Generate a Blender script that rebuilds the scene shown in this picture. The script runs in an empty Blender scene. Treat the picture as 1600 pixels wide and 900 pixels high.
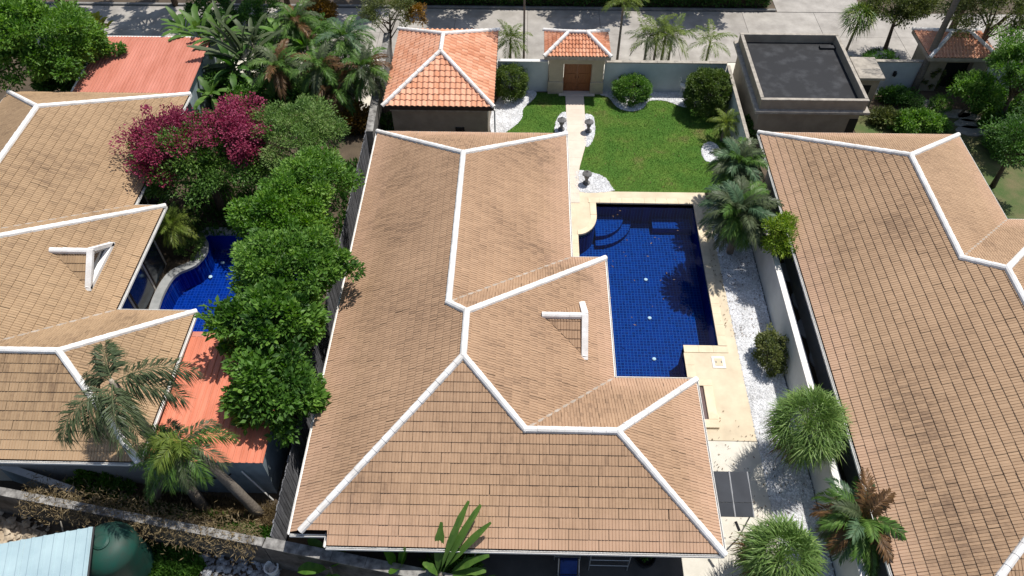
import bpy, bmesh, math, random
import numpy as np
from mathutils import Matrix, Vector
sc = bpy.context.scene
C = sc.collection
R = math.radians

# ------------------------------------------------------------------ camera
F_PX, PITCH, YAW, ROLL = 1195.52, 0.857570, -0.023321, -0.002251
CAM = np.array([0.0187, -2.4341, 27.948])
fw = np.array([math.sin(YAW)*math.cos(PITCH), math.cos(YAW)*math.cos(PITCH), -math.sin(PITCH)])
_r = np.array([math.cos(YAW), -math.sin(YAW), 0.0]); _u = np.cross(_r, fw)
rt = _r*math.cos(ROLL)+_u*math.sin(ROLL); up = -_r*math.sin(ROLL)+_u*math.cos(ROLL)
cd = bpy.data.cameras.new('camera'); cam = bpy.data.objects.new('camera', cd); C.objects.link(cam)
cam.matrix_world = Matrix(((rt[0], up[0], -fw[0], CAM[0]), (rt[1], up[1], -fw[1], CAM[1]), (rt[2], up[2], -fw[2], CAM[2]), (0, 0, 0, 1)))
cd.sensor_width = 36.0; cd.lens = F_PX*36.0/1600.0; cd.clip_end = 2000.0; cd.clip_start = 0.1
sc.camera = cam
# ------------------------------------------------------------------ light
SUN = np.array([0.31, 0.28, 1.0]); SUN /= np.linalg.norm(SUN)
EL = math.asin(SUN[2]); AZ = math.atan2(SUN[0], SUN[1])
w = bpy.data.worlds.new('World'); sc.world = w; w.use_nodes = True
nt = w.node_tree; bg = nt.nodes['Background']; sky = nt.nodes.new('ShaderNodeTexSky')
sky.sky_type = 'NISHITA'; sky.sun_disc = False; sky.sun_elevation = EL; sky.sun_rotation = AZ
sky.air_density = 1.0; sky.dust_density = 1.5
nt.links.new(sky.outputs[0], bg.inputs[0]); bg.inputs[1].default_value = 0.10
sl = bpy.data.lights.new('sun', 'SUN'); sl.energy = 4.6; sl.angle = R(0.53); sl.color = (1.0, 0.955, 0.89)
so = bpy.data.objects.new('sun', sl); C.objects.link(so)
so.rotation_euler = Vector(SUN).to_track_quat('Z', 'Y').to_euler(); so.location = (30, 30, 60)
sc.view_settings.view_transform = 'Standard'; sc.view_settings.look = 'None'
sc.view_settings.exposure = 0.12; sc.view_settings.gamma = 1.0

# ------------------------------------------------------------------ survey helpers (photo pixel + height -> metres)
def G(x, y, z=0.0):
    d = fw*F_PX+rt*(x-800)-up*(y-450)
    p = CAM+d*((z-CAM[2])/d[2]); return np.array([p[0], p[1], z])
def proj(P):
    d = np.atleast_2d(np.asarray(P, float))-CAM; z = d@fw
    return np.stack([800+F_PX*(d@rt)/z, 450-F_PX*(d@up)/z], 1)
def hz(x, y, py):      # height at which the plumb line over (x, y) crosses picture row py
    zs = np.linspace(0, 16, 801); q = proj(np.stack([np.full(801, x), np.full(801, y), zs], 1))[:, 1]
    return float(zs[np.argmin(abs(q-py))])

# ------------------------------------------------------------------ materials
def nn(t, kind, **kw):
    n = t.nodes.new('ShaderNode'+kind)
    for k, v in kw.items(): setattr(n, k, v)
    return n
def mat(name, c1, c2=None, scale=3.0, rough=0.75, bump=0.0, bscale=40.0, detail=5.0, c3=None, rnd=0.0, metal=0.0, spec=0.3, stretch=None, contrast=(0.35, 0.65)):
    m = bpy.data.materials.new(name); m.use_nodes = True; t = m.node_tree; b = t.nodes['Principled BSDF']
    b.inputs['Roughness'].default_value = rough; b.inputs['Metallic'].default_value = metal
    b.inputs['Specular IOR Level'].default_value = spec
    geo = nn(t, 'NewGeometry'); vec = geo.outputs['Position']
    if stretch:
        mp = nn(t, 'Mapping'); mp.inputs['Scale'].default_value = stretch; t.links.new(vec, mp.inputs[0]); vec = mp.outputs[0]
    if c2 is None: c2 = tuple(x*0.86 for x in c1)
    no = nn(t, 'TexNoise'); no.inputs['Scale'].default_value = scale; no.inputs['Detail'].default_value = detail; no.inputs['Roughness'].default_value = 0.6
    t.links.new(vec, no.inputs['Vector'])
    cr = nn(t, 'ValToRGB'); cr.color_ramp.elements[0].position = contrast[0]; cr.color_ramp.elements[1].position = contrast[1]
    cr.color_ramp.elements[0].color = (*c1, 1); cr.color_ramp.elements[1].color = (*c2, 1)
    if c3:
        e = cr.color_ramp.elements.new(0.5*(contrast[0]+contrast[1])); e.color = (*c3, 1)
    t.links.new(no.outputs[0], cr.inputs[0]); col = cr.outputs[0]
    if rnd:
        at = nn(t, 'Attribute', attribute_name='rnd'); oi = nn(t, 'ObjectInfo')
        ad = nn(t, 'Math', operation='ADD'); t.links.new(at.outputs['Fac'], ad.inputs[0]); t.links.new(oi.outputs['Random'], ad.inputs[1])
        fr = nn(t, 'Math', operation='FRACT'); t.links.new(ad.outputs[0], fr.inputs[0])
        mr = nn(t, 'MapRange'); mr.inputs[3].default_value = 1-rnd; mr.inputs[4].default_value = 1+rnd; t.links.new(fr.outputs[0], mr.inputs[0])
        hs = nn(t, 'HueSaturation'); t.links.new(mr.outputs[0], hs.inputs['Value']); t.links.new(col, hs.inputs['Color']); col = hs.outputs[0]
    t.links.new(col, b.inputs['Base Color'])
    if bump:
        n2 = nn(t, 'TexNoise'); n2.inputs['Scale'].default_value = bscale; n2.inputs['Detail'].default_value = 4; t.links.new(geo.outputs['Position'], n2.inputs['Vector'])
        bp = nn(t, 'Bump'); bp.inputs['Strength'].default_value = bump; bp.inputs['Distance'].default_value = 0.05
        t.links.new(n2.outputs[0], bp.inputs['Height']); t.links.new(bp.outputs[0], b.inputs['Normal'])
    return m
def tile_mat(name, light, mid, dark, rnd=0.19, big=0.2, clean=None):
    m = bpy.data.materials.new(name); m.use_nodes = True; t = m.node_tree; b = t.nodes['Principled BSDF']
    b.inputs['Roughness'].default_value = 0.8; b.inputs['Specular IOR Level'].default_value = 0.2
    geo = nn(t, 'NewGeometry')
    n1 = nn(t, 'TexNoise'); n1.inputs['Scale'].default_value = big; n1.inputs['Detail'].default_value = 6; n1.inputs['Roughness'].default_value = 0.62
    n2 = nn(t, 'TexNoise'); n2.inputs['Scale'].default_value = 9.0; n2.inputs['Detail'].default_value = 5
    t.links.new(geo.outputs['Position'], n1.inputs['Vector']); t.links.new(geo.outputs['Position'], n2.inputs['Vector'])
    at = nn(t, 'Attribute', attribute_name='rnd'); oi = nn(t, 'ObjectInfo')
    ad = nn(t, 'Math', operation='ADD'); t.links.new(at.outputs['Fac'], ad.inputs[0]); t.links.new(oi.outputs['Random'], ad.inputs[1])
    fr = nn(t, 'Math', operation='FRACT'); t.links.new(ad.outputs[0], fr.inputs[0])
    a = nn(t, 'Math', operation='MULTIPLY_ADD'); a.inputs[1].default_value = rnd; t.links.new(fr.outputs[0], a.inputs[0]); t.links.new(n1.outputs[0], a.inputs[2])
    a2 = nn(t, 'Math', operation='MULTIPLY_ADD'); a2.inputs[1].default_value = 0.30; t.links.new(n2.outputs[0], a2.inputs[0]); t.links.new(a.outputs[0], a2.inputs[2])
    cr = nn(t, 'ValToRGB'); e = cr.color_ramp.elements
    e[0].position = 0.475; e[0].color = (*dark, 1); e[1].position = 1.02; e[1].color = (*light, 1)
    x = e.new(0.68); x.color = (*mid, 1)
    t.links.new(a2.outputs[0], cr.inputs[0]); col = cr.outputs[0]
    if clean:
        sx = nn(t, 'SeparateXYZ'); t.links.new(geo.outputs['Position'], sx.inputs[0])
        n3 = nn(t, 'TexNoise'); n3.inputs['Scale'].default_value = 0.9; n3.inputs['Detail'].default_value = 4; t.links.new(geo.outputs['Position'], n3.inputs['Vector'])
        ma = nn(t, 'Math', operation='MULTIPLY_ADD'); ma.inputs[1].default_value = 1.1; t.links.new(n3.outputs[0], ma.inputs[0]); t.links.new(sx.outputs[2], ma.inputs[2])
        mr = nn(t, 'MapRange'); mr.inputs[1].default_value = 3.55; mr.inputs[2].default_value = 4.35; mr.inputs[3].default_value = 0.6; mr.inputs[4].default_value = 0.0; t.links.new(ma.outputs[0], mr.inputs[0])
        mx = nn(t, 'MixRGB'); mx.inputs[2].default_value = (*clean, 1); t.links.new(mr.outputs[0], mx.inputs[0]); t.links.new(col, mx.inputs[1]); col = mx.outputs[0]
    t.links.new(col, b.inputs['Base Color'])
    return m
def leaf_mat(name, cols, trans=0.28, rough=0.5):
    m = bpy.data.materials.new(name); m.use_nodes = True; t = m.node_tree; b = t.nodes['Principled BSDF']; out = t.nodes['Material Output']
    b.inputs['Roughness'].default_value = rough; b.inputs['Specular IOR Level'].default_value = 0.35
    at = nn(t, 'Attribute', attribute_name='rnd'); oi = nn(t, 'ObjectInfo'); cr = nn(t, 'ValToRGB'); e = cr.color_ramp.elements
    sc_ = nn(t, 'Math', operation='MULTIPLY_ADD'); sc_.inputs[1].default_value = 0.8
    r2 = nn(t, 'Math', operation='MULTIPLY'); r2.inputs[1].default_value = 0.2; t.links.new(oi.outputs['Random'], r2.inputs[0])
    t.links.new(at.outputs['Fac'], sc_.inputs[0]); t.links.new(r2.outputs[0], sc_.inputs[2])
    e[0].position = 0.0; e[0].color = (*cols[0], 1); e[1].position = 1.0; e[1].color = (*cols[-1], 1)
    for i, c in enumerate(cols[1:-1]): x = e.new((i+1)/(len(cols)-1)); x.color = (*c, 1)
    t.links.new(sc_.outputs[0], cr.inputs[0]); t.links.new(cr.outputs[0], b.inputs['Base Color'])
    tr = nn(t, 'BsdfTranslucent'); mx = nn(t, 'MixShader'); mx.inputs[0].default_value = trans
    hs = nn(t, 'HueSaturation'); hs.inputs['Saturation'].default_value = 1.15; hs.inputs['Value'].default_value = 1.2
    t.links.new(cr.outputs[0], hs.inputs['Color']); t.links.new(hs.outputs[0], tr.inputs[0])
    t.links.new(b.outputs[0], mx.inputs[1]); t.links.new(tr.outputs[0], mx.inputs[2]); t.links.new(mx.outputs[0], out.inputs[0])
    return m
def pool_mat(name, body, grout):
    m = bpy.data.materials.new(name); m.use_nodes = True; t = m.node_tree; b = t.nodes['Principled BSDF']
    geo = nn(t, 'NewGeometry'); br = nn(t, 'TexBrick'); br.offset = 0.0; br.squash = 1.0
    br.inputs['Scale'].default_value = 1.0; br.inputs['Brick Width'].default_value = 0.165; br.inputs['Row Height'].default_value = 0.165
    br.inputs['Mortar Size'].default_value = 0.014; br.inputs['Mortar Smooth'].default_value = 0.1; br.inputs['Bias'].default_value = 0.0
    br.inputs['Color1'].default_value = (*body, 1); br.inputs['Color2'].default_value = (*[c*0.6 for c in body], 1); br.inputs['Mortar'].default_value = (*grout, 1)
    t.links.new(geo.outputs['Position'], br.inputs['Vector'])
    t.links.new(br.outputs[0], b.inputs['Base Color']); b.inputs['Roughness'].default_value = 0.6; b.inputs['Specular IOR Level'].default_value = 0.0
    return m
def water_mat(name, tint):
    m = bpy.data.materials.new(name); m.use_nodes = True; t = m.node_tree; out = t.nodes['Material Output']
    t.nodes.remove(t.nodes['Principled BSDF'])
    tr = nn(t, 'BsdfTransparent'); tr.inputs[0].default_value = (*tint, 1)
    gl = nn(t, 'BsdfGlossy'); gl.inputs['Roughness'].default_value = 0.04
    fr = nn(t, 'Fresnel'); fr.inputs[0].default_value = 1.33; mx = nn(t, 'MixShader')
    geo = nn(t, 'NewGeometry'); no = nn(t, 'TexNoise'); no.inputs['Scale'].default_value = 2.6; no.inputs['Detail'].default_value = 3
    bp = nn(t, 'Bump'); bp.inputs['Strength'].default_value = 0.25; bp.inputs['Distance'].default_value = 0.05
    t.links.new(geo.outputs['Position'], no.inputs['Vector']); t.links.new(no.outputs[0], bp.inputs['Height'])
    t.links.new(bp.outputs[0], gl.inputs['Normal']); t.links.new(bp.outputs[0], fr.inputs['Normal'])
    t.links.new(fr.outputs[0], mx.inputs[0]); t.links.new(tr.outputs[0], mx.inputs[1]); t.links.new(gl.outputs[0], mx.inputs[2]); t.links.new(mx.outputs[0], out.inputs[0])
    return m

M = {}
M['tile_tan'] = tile_mat('tan_clay_tile', (0.44, 0.29, 0.182), (0.345, 0.223, 0.139), (0.19, 0.122, 0.079), clean=(0.54, 0.35, 0.24))
M['tile_ochre'] = tile_mat('ochre_clay_tile', (0.42, 0.29, 0.172), (0.328, 0.222, 0.131), (0.19, 0.125, 0.077), clean=(0.50, 0.34, 0.205))
M['tile_warm'] = tile_mat('warm_clay_tile', (0.455, 0.308, 0.193), (0.36, 0.239, 0.148), (0.21, 0.137, 0.088), clean=(0.56, 0.368, 0.255))
M['tile_orange'] = tile_mat('orange_clay_tile', (0.74, 0.41, 0.27), (0.62, 0.285, 0.165), (0.45, 0.175, 0.095), rnd=0.34)
M['sheath'] = mat('dark_batten', (0.10, 0.06, 0.04), (0.07, 0.045, 0.03))
M['white'] = mat('white_paint', (0.80, 0.79, 0.76), (0.70, 0.69, 0.66), scale=2.0, rough=0.6)
M['ridge'] = mat('white_ridge_paint', (0.88, 0.87, 0.85), (0.66, 0.63, 0.59), scale=1.6, rough=0.7, detail=8, bump=0.15, bscale=20)
M['mortar'] = mat('pale_mortar', (0.42, 0.36, 0.30), (0.30, 0.25, 0.20), scale=4)
M['fascia'] = mat('dark_fascia', (0.05, 0.03, 0.022), (0.035, 0.022, 0.017), rough=0.6)
M['wallwhite'] = mat('white_wall_render', (0.54, 0.58, 0.58), (0.45, 0.485, 0.485), scale=0.9, rough=0.85, detail=7)
M['housewall'] = mat('house_wall_render', (0.55, 0.52, 0.46), (0.48, 0.45, 0.40), scale=1.2)
M['beige'] = mat('beige_render', (0.47, 0.40, 0.29), (0.40, 0.34, 0.25), scale=2.0)
M['wood'] = mat('varnished_timber', (0.27, 0.10, 0.035), (0.19, 0.07, 0.025), scale=6, rough=0.45, stretch=(6, 6, 0.6))
M['deck'] = mat('cream_deck', (0.67, 0.575, 0.42), (0.53, 0.445, 0.32), scale=0.9, rough=0.8, detail=10)
M['coping'] = mat('cream_coping', (0.72, 0.61, 0.44), (0.61, 0.51, 0.36), scale=2.0, rnd=0.05)
M['paleconc'] = mat('pale_concrete', (0.66, 0.62, 0.54), (0.56, 0.53, 0.455), scale=1.4, detail=8)
M['path'] = mat('cream_path', (0.68, 0.58, 0.48), (0.60, 0.51, 0.42), scale=1.5, rnd=0.04)
M['lane'] = mat('worn_concrete_lane', (0.40, 0.375, 0.34), (0.27, 0.25, 0.225), scale=0.8, detail=9, rnd=0.06, bump=0.1)
M['soil'] = mat('brown_soil', (0.115, 0.085, 0.055), (0.06, 0.045, 0.03), scale=0.7, detail=9, bump=0.5, bscale=8)
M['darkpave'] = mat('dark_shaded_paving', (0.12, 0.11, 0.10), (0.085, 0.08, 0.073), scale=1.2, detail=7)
M['lawn'] = mat('green_turf', (0.062, 0.15, 0.018), (0.17, 0.145, 0.055), scale=0.55, detail=9, rough=0.9, bump=0.7, bscale=30, c3=(0.095, 0.18, 0.024), contrast=(0.42, 0.72))
M['grass'] = leaf_mat('grass_blade', ((0.038, 0.108, 0.013), (0.07, 0.158, 0.020), (0.19, 0.16, 0.065)), trans=0.2)
M['drylawn'] = mat('dry_turf', (0.055, 0.10, 0.02), (0.14, 0.125, 0.055), scale=0.8, detail=8, bump=0.6, bscale=25)
M['gravelbase'] = mat('white_gravel_bed', (0.66, 0.67, 0.69), (0.42, 0.42, 0.42), scale=3.0, detail=9, bump=0.5, bscale=30)
M['pebble'] = mat('white_pebble', (0.78, 0.79, 0.81), (0.50, 0.50, 0.50), scale=1.1, detail=8, rnd=0.25, rough=0.6)
M['pool'] = pool_mat('blue_pool_mosaic', (0.001, 0.028, 0.175), (0.012, 0.072, 0.26))
M['pool2'] = pool_mat('bright_blue_pool_mosaic', (0.002, 0.03, 0.25), (0.012, 0.06, 0.32))
M['waterline'] = mat('brown_waterline_tile', (0.10, 0.05, 0.045), (0.07, 0.035, 0.032), scale=8, rough=0.3)
M['water'] = water_mat('pool_water', (0.72, 0.88, 0.98))
M['bitumen'] = mat('black_bitumen', (0.013, 0.014, 0.017), (0.055, 0.058, 0.064), scale=1.3, detail=10, rough=0.7, contrast=(0.48, 0.8))
M['greycap'] = mat('weathered_cap', (0.42, 0.38, 0.32), (0.26, 0.235, 0.20), scale=3, detail=9)
M['bldgbeige'] = mat('dull_beige_render', (0.36, 0.30, 0.225), (0.27, 0.225, 0.17), scale=1.5, detail=8)
M['redsheet'] = mat('faded_red_sheet', (0.55, 0.225, 0.165), (0.40, 0.135, 0.085), scale=0.7, rough=0.55, detail=10, stretch=(2.0, 0.5, 1), contrast=(0.35, 0.75))
M['redsheet2'] = mat('bright_red_sheet', (0.68, 0.235, 0.145), (0.52, 0.165, 0.095), scale=0.9, rough=0.5, detail=10, stretch=(2.5, 0.5, 1))
M['bluesheet'] = mat('pale_blue_sheet', (0.38, 0.50, 0.53), (0.30, 0.41, 0.45), scale=0.8, rough=0.45)
M['shedwall'] = mat('grey_blue_wall', (0.30, 0.37, 0.41), (0.20, 0.24, 0.26), scale=1.5, detail=8)
M['blockwall'] = mat('stained_block_wall', (0.16, 0.145, 0.13), (0.05, 0.045, 0.04), scale=1.8, detail=10, bump=0.3)
M['wallcap'] = mat('grey_wall_cap', (0.33, 0.32, 0.30), (0.10, 0.095, 0.09), scale=3.5, detail=10)
M['plank'] = mat('weathered_grey_plank', (0.22, 0.225, 0.24), (0.11, 0.11, 0.12), scale=3, rough=0.8, rnd=0.3, stretch=(5, 5, 0.6), detail=7)
M['tank'] = mat('green_plastic_tank', (0.010, 0.062, 0.046), (0.022, 0.05, 0.038), scale=2.5, detail=8, rough=0.55, spec=0.3)
M['black'] = mat('black_plastic', (0.018, 0.018, 0.02), (0.012, 0.012, 0.013), rough=0.5)
M['darkgrey'] = mat('dark_grey_stone', (0.20, 0.195, 0.19), (0.11, 0.11, 0.108), scale=9, bump=0.3)
M['awning'] = mat('grey_awning_sheet', (0.048, 0.053, 0.063), (0.036, 0.040, 0.048), scale=1.2, rough=0.6, spec=0.1)
M['metal'] = mat('pale_metal', (0.50, 0.50, 0.50), (0.42, 0.42, 0.42), rough=0.4, metal=0.5)
M['bluepad'] = mat('blue_padding', (0.02, 0.055, 0.22), (0.015, 0.04, 0.16), rough=0.8)
M['poolgrey'] = mat('grey_pool_edge', (0.34, 0.35, 0.35), (0.24, 0.25, 0.25), scale=2, detail=8)
M['stone'] = mat('stepping_stone', (0.36, 0.33, 0.29), (0.24, 0.22, 0.19), scale=4, detail=9, bump=0.3)
M['greystone'] = mat('grey_slab', (0.50, 0.51, 0.51), (0.42, 0.43, 0.43), scale=3, detail=8)
M['bark'] = mat('brown_bark', (0.13, 0.095, 0.065), (0.07, 0.05, 0.035), scale=8, bump=0.5, bscale=15, rough=0.9)
M['palmbark'] = mat('grey_palm_trunk', (0.22, 0.19, 0.155), (0.13, 0.11, 0.09), scale=5, bump=0.5, bscale=12, stretch=(1, 1, 8), rough=0.9)
M['palepalm'] = mat('pale_palm_trunk', (0.42, 0.36, 0.28), (0.30, 0.25, 0.19), scale=5, stretch=(1, 1, 8), rough=0.9)
M['sand'] = mat('pale_sand', (0.55, 0.47, 0.36), (0.30, 0.22, 0.14), scale=1.2, detail=9)
M['rubble'] = mat('grey_rubble', (0.36, 0.37, 0.38), (0.22, 0.22, 0.23), scale=3, rnd=0.35)
M['glass'] = mat('dark_window_glass', (0.02, 0.03, 0.04), (0.015, 0.022, 0.03), rough=0.1, spec=0.6)
M['grey'] = mat('grey_concrete', (0.26, 0.25, 0.235), (0.17, 0.165, 0.155), scale=2, detail=9)
L_ = lambda n, *c, **k: leaf_mat(n, c, **k)
M['leaf_mid'] = L_('leaf_mid_green', (0.03, 0.085, 0.014), (0.10, 0.22, 0.032), (0.25, 0.41, 0.075), trans=.36)
M['leaf_dark'] = L_('leaf_deep_green', (0.018, 0.055, 0.013), (0.06, 0.145, 0.026), (0.15, 0.29, 0.06), trans=.34)
M['leaf_bright'] = L_('leaf_bright_green', (0.035, 0.10, 0.012), (0.10, 0.23, 0.024), (0.24, 0.38, 0.05), trans=.34)
M['leaf_grey'] = L_('leaf_grey_green', (0.05, 0.105, 0.028), (0.115, 0.215, 0.045), (0.20, 0.31, 0.08), (0.24, 0.17, 0.13))
M['leaf_box'] = L_('leaf_box', (0.04, 0.075, 0.014), (0.095, 0.155, 0.026), (0.20, 0.26, 0.055))
M['leaf_lime'] = L_('leaf_lime', (0.07, 0.14, 0.015), (0.16, 0.27, 0.022), (0.33, 0.42, 0.05), trans=.35)
M['leaf_boug'] = L_('leaf_bougainvillea', (0.03, 0.08, 0.016), (0.085, 0.18, 0.03), (0.18, 0.30, 0.06))
M['petal'] = L_('magenta_bract', (0.15, 0.020, 0.042), (0.27, 0.035, 0.082), (0.40, 0.08, 0.16), trans=0.3, rough=0.7)
M['frond_dark'] = L_('frond_dark_green', (0.045, 0.070, 0.032), (0.085, 0.115, 0.052), (0.15, 0.175, 0.09), trans=0.25)
M['frond_mid'] = L_('frond_mid_green', (0.04, 0.095, 0.018), (0.085, 0.175, 0.03), (0.17, 0.27, 0.06))
M['fan'] = L_('fan_blade', (0.06, 0.12, 0.025), (0.14, 0.24, 0.055), (0.30, 0.40, 0.13), trans=.3)
M['frond_yellow'] = L_('frond_yellow_green', (0.07, 0.12, 0.018), (0.14, 0.20, 0.03), (0.26, 0.30, 0.06))
M['frond_brown'] = L_('frond_dry_brown', (0.06, 0.035, 0.018), (0.14, 0.075, 0.03), (0.22, 0.12, 0.04), trans=0.15)
M['frond_blue'] = L_('frond_blue_green', (0.05, 0.10, 0.055), (0.10, 0.18, 0.09), (0.19, 0.28, 0.14))
M['leaf_yellow'] = L_('leaf_yellow', (0.22, 0.24, 0.02), (0.36, 0.36, 0.03), (0.5, 0.46, 0.06))
M['leaf_orange'] = L_('leaf_orange_brown', (0.10, 0.065, 0.015), (0.20, 0.11, 0.015), (0.30, 0.16, 0.02))
M['leaf_olive'] = L_('leaf_olive', (0.055, 0.08, 0.022), (0.11, 0.14, 0.035), (0.19, 0.20, 0.065))
M['drygrass'] = L_('dry_weed', (0.10, 0.075, 0.04), (0.19, 0.14, 0.07), (0.26, 0.20, 0.10), trans=0.15)
M['banana'] = L_('banana_leaf_green', (0.05, 0.13, 0.018), (0.09, 0.20, 0.025), (0.15, 0.27, 0.05), trans=0.35)

# ------------------------------------------------------------------ object helpers
ROOTLOC = {}
def tag(o, label=None, cat=None, group=None, kind=None):
    for k, v in (('label', label), ('category', cat), ('group', group), ('kind', kind)):
        if v: o[k] = v
    return o
def thing(name, loc, label, cat, group=None):
    o = bpy.data.objects.new(name, None); C.objects.link(o); o.location = loc; o.empty_display_size = 0.2
    ROOTLOC[o.name] = Vector(loc); return tag(o, label, cat, group)
def add(name, me, m=None, parent=None, smooth=False):
    if m is not None and not me.materials: me.materials.append(m)
    if smooth: me.polygons.foreach_set('use_smooth', np.ones(len(me.polygons), bool))
    o = bpy.data.objects.new(name, me); C.objects.link(o)
    if parent is not None:
        o.parent = parent
        if parent.name in ROOTLOC: o.matrix_parent_inverse = Matrix.Translation(-ROOTLOC[parent.name])
    return o
def npmesh(name, V, F, rnd=None):
    V = np.asarray(V, np.float32).reshape(-1, 3); F = np.asarray(F, np.int32); k = F.shape[1]
    me = bpy.data.meshes.new(name); me.vertices.add(len(V)); me.vertices.foreach_set('co', V.ravel())
    me.loops.add(F.size); me.loops.foreach_set('vertex_index', F.ravel())
    me.polygons.add(len(F)); me.polygons.foreach_set('loop_start', np.arange(len(F), dtype=np.int32)*k)
    me.polygons.foreach_set('use_smooth', np.zeros(len(F), bool)); me.update(calc_edges=True)
    if rnd is not None:
        a = me.attributes.new('rnd', 'FLOAT', 'FACE'); a.data.foreach_set('value', np.asarray(rnd, np.float32))
    return me
class MB:
    def __init__(s): s.v = []; s.f = []
    def poly(s, pts):
        n = len(s.v); s.v += [tuple(p) for p in pts]; s.f.append(tuple(range(n, n+len(pts)))); return s
    def hexa(s, b, t):         # bottom 4 (ccw), top 4
        n = len(s.v); s.v += [tuple(p) for p in b]+[tuple(p) for p in t]
        s.f += [tuple(n+i for i in q) for q in ((3, 2, 1, 0), (4, 5, 6, 7), (0, 1, 5, 4), (1, 2, 6, 5), (2, 3, 7, 6), (3, 0, 4, 7))]; return s
    def box(s, x0, x1, y0, y1, z0, z1, ch=0.0):
        a, b = (x0, y0), (x1, y1)
        if x0 > x1: x0, x1 = x1, x0
        if y0 > y1: y0, y1 = y1, y0
        q = [(x0, y0), (x1, y0), (x1, y1), (x0, y1)]
        if ch:
            zc = z1-ch; n = len(s.v)
            q2 = [(x0+ch, y0+ch), (x1-ch, y0+ch), (x1-ch, y1-ch), (x0+ch, y1-ch)]
            s.v += [(*p, z0) for p in q]+[(*p, zc) for p in q]+[(*p, z1) for p in q2]
            s.f += [(n+3, n+2, n+1, n), (n+8, n+9, n+10, n+11)]
            for lv in (0, 4):
                for i in range(4): j = (i+1) % 4; s.f.append((n+lv+i, n+lv+j, n+lv+4+j, n+lv+4+i))
            return s
        return s.hexa([(*p, z0) for p in q], [(*p, z1) for p in q])
    def prism(s, pts, z0, z1):
        n = len(s.v); k = len(pts); s.v += [(p[0], p[1], z0) for p in pts]+[(p[0], p[1], z1) for p in pts]
        s.f.append(tuple(range(n+k, n+2*k))); s.f.append(tuple(range(n+k-1, n-1, -1)))
        for i in range(k): j = (i+1) % k; s.f.append((n+i, n+j, n+k+j, n+k+i))
        return s
    def tube(s, pts, rad, seg=8, cap=True):
        P = [Vector(p) for p in pts]; n0 = len(s.v)
        rad = [rad]*len(P) if not hasattr(rad, '__len__') else rad
        ref = Vector((0.13, 0.97, 0.2))
        for i, p in enumerate(P):
            d = (P[min(i+1, len(P)-1)]-P[max(i-1, 0)]).normalized()
            if abs(d.dot(ref)) > 0.95: ref = Vector((1, 0, 0.1))
            a = d.cross(ref).normalized(); b = d.cross(a)
            for k in range(seg):
                t = 2*math.pi*k/seg; s.v.append(tuple(p+(a*math.cos(t)+b*math.sin(t))*rad[i]))
        for i in range(len(P)-1):
            for k in range(seg):
                k2 = (k+1) % seg; a = n0+i*seg; s.f.append((a+k, a+k2, a+seg+k2, a+seg+k))
        if cap:
            s.f.append(tuple(n0+k for k in range(seg-1, -1, -1))); m = n0+(len(P)-1)*seg; s.f.append(tuple(m+k for k in range(seg)))
        return s
    def lathe(s, c, prof, seg=20):
        n0 = len(s.v)
        for r_, z in prof:
            for k in range(seg):
                t = 2*math.pi*k/seg; s.v.append((c[0]+r_*math.cos(t), c[1]+r_*math.sin(t), c[2]+z))
        for i in range(len(prof)-1):
            for k in range(seg):
                k2 = (k+1) % seg; a = n0+i*seg; s.f.append((a+k, a+k2, a+seg+k2, a+seg+k))
        s.f.append(tuple(n0+k for k in range(seg-1, -1, -1))); m = n0+(len(prof)-1)*seg; s.f.append(tuple(m+k for k in range(seg)))
        return s
    def build(s, name, m, parent=None, smooth=False, recalc=False):
        me = bpy.data.meshes.new(name); me.from_pydata(s.v, [], s.f); me.update()
        if recalc:
            b = bmesh.new(); b.from_mesh(me); bmesh.ops.recalc_face_normals(b, faces=b.faces); b.to_mesh(me); b.free()
        return add(name, me, m, parent, smooth)
def struct(o): o['kind'] = 'structure'; return o
def ccw(pts):
    a = sum(pts[i][0]*pts[(i+1) % len(pts)][1]-pts[(i+1) % len(pts)][0]*pts[i][1] for i in range(len(pts)))
    return pts if a > 0 else pts[::-1]
def smoothpoly(pts, n=6):         # closed Catmull-Rom
    P = [np.array(p[:2], float) for p in pts]; out = []; k = len(P)
    for i in range(k):
        a, b, c, d = P[i-1], P[i], P[(i+1) % k], P[(i+2) % k]
        for j in range(n):
            t = j/n; out.append(tuple(0.5*((2*b)+(-a+c)*t+(2*a-5*b+4*c-d)*t*t+(-a+3*b-3*c+d)*t**3)))
    return ccw(out)
def inpoly(P, poly):
    x, y = P[:, 0], P[:, 1]; r = np.zeros(len(P), bool); n = len(poly)
    for i in range(n):
        (x0, y0), (x1, y1) = poly[i][:2], poly[(i+1) % n][:2]
        if y0 == y1: continue
        c = ((y0 > y) != (y1 > y)) & (x < (x1-x0)*(y-y0)/(y1-y0)+x0); r ^= c
    return r
def scatter(poly, n, seed):
    g = np.random.default_rng(seed); a = np.array([p[:2] for p in poly]); lo, hi = a.min(0), a.max(0)
    P = lo+(hi-lo)*g.random((n, 2)); return P[inpoly(P, poly)]

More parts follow.
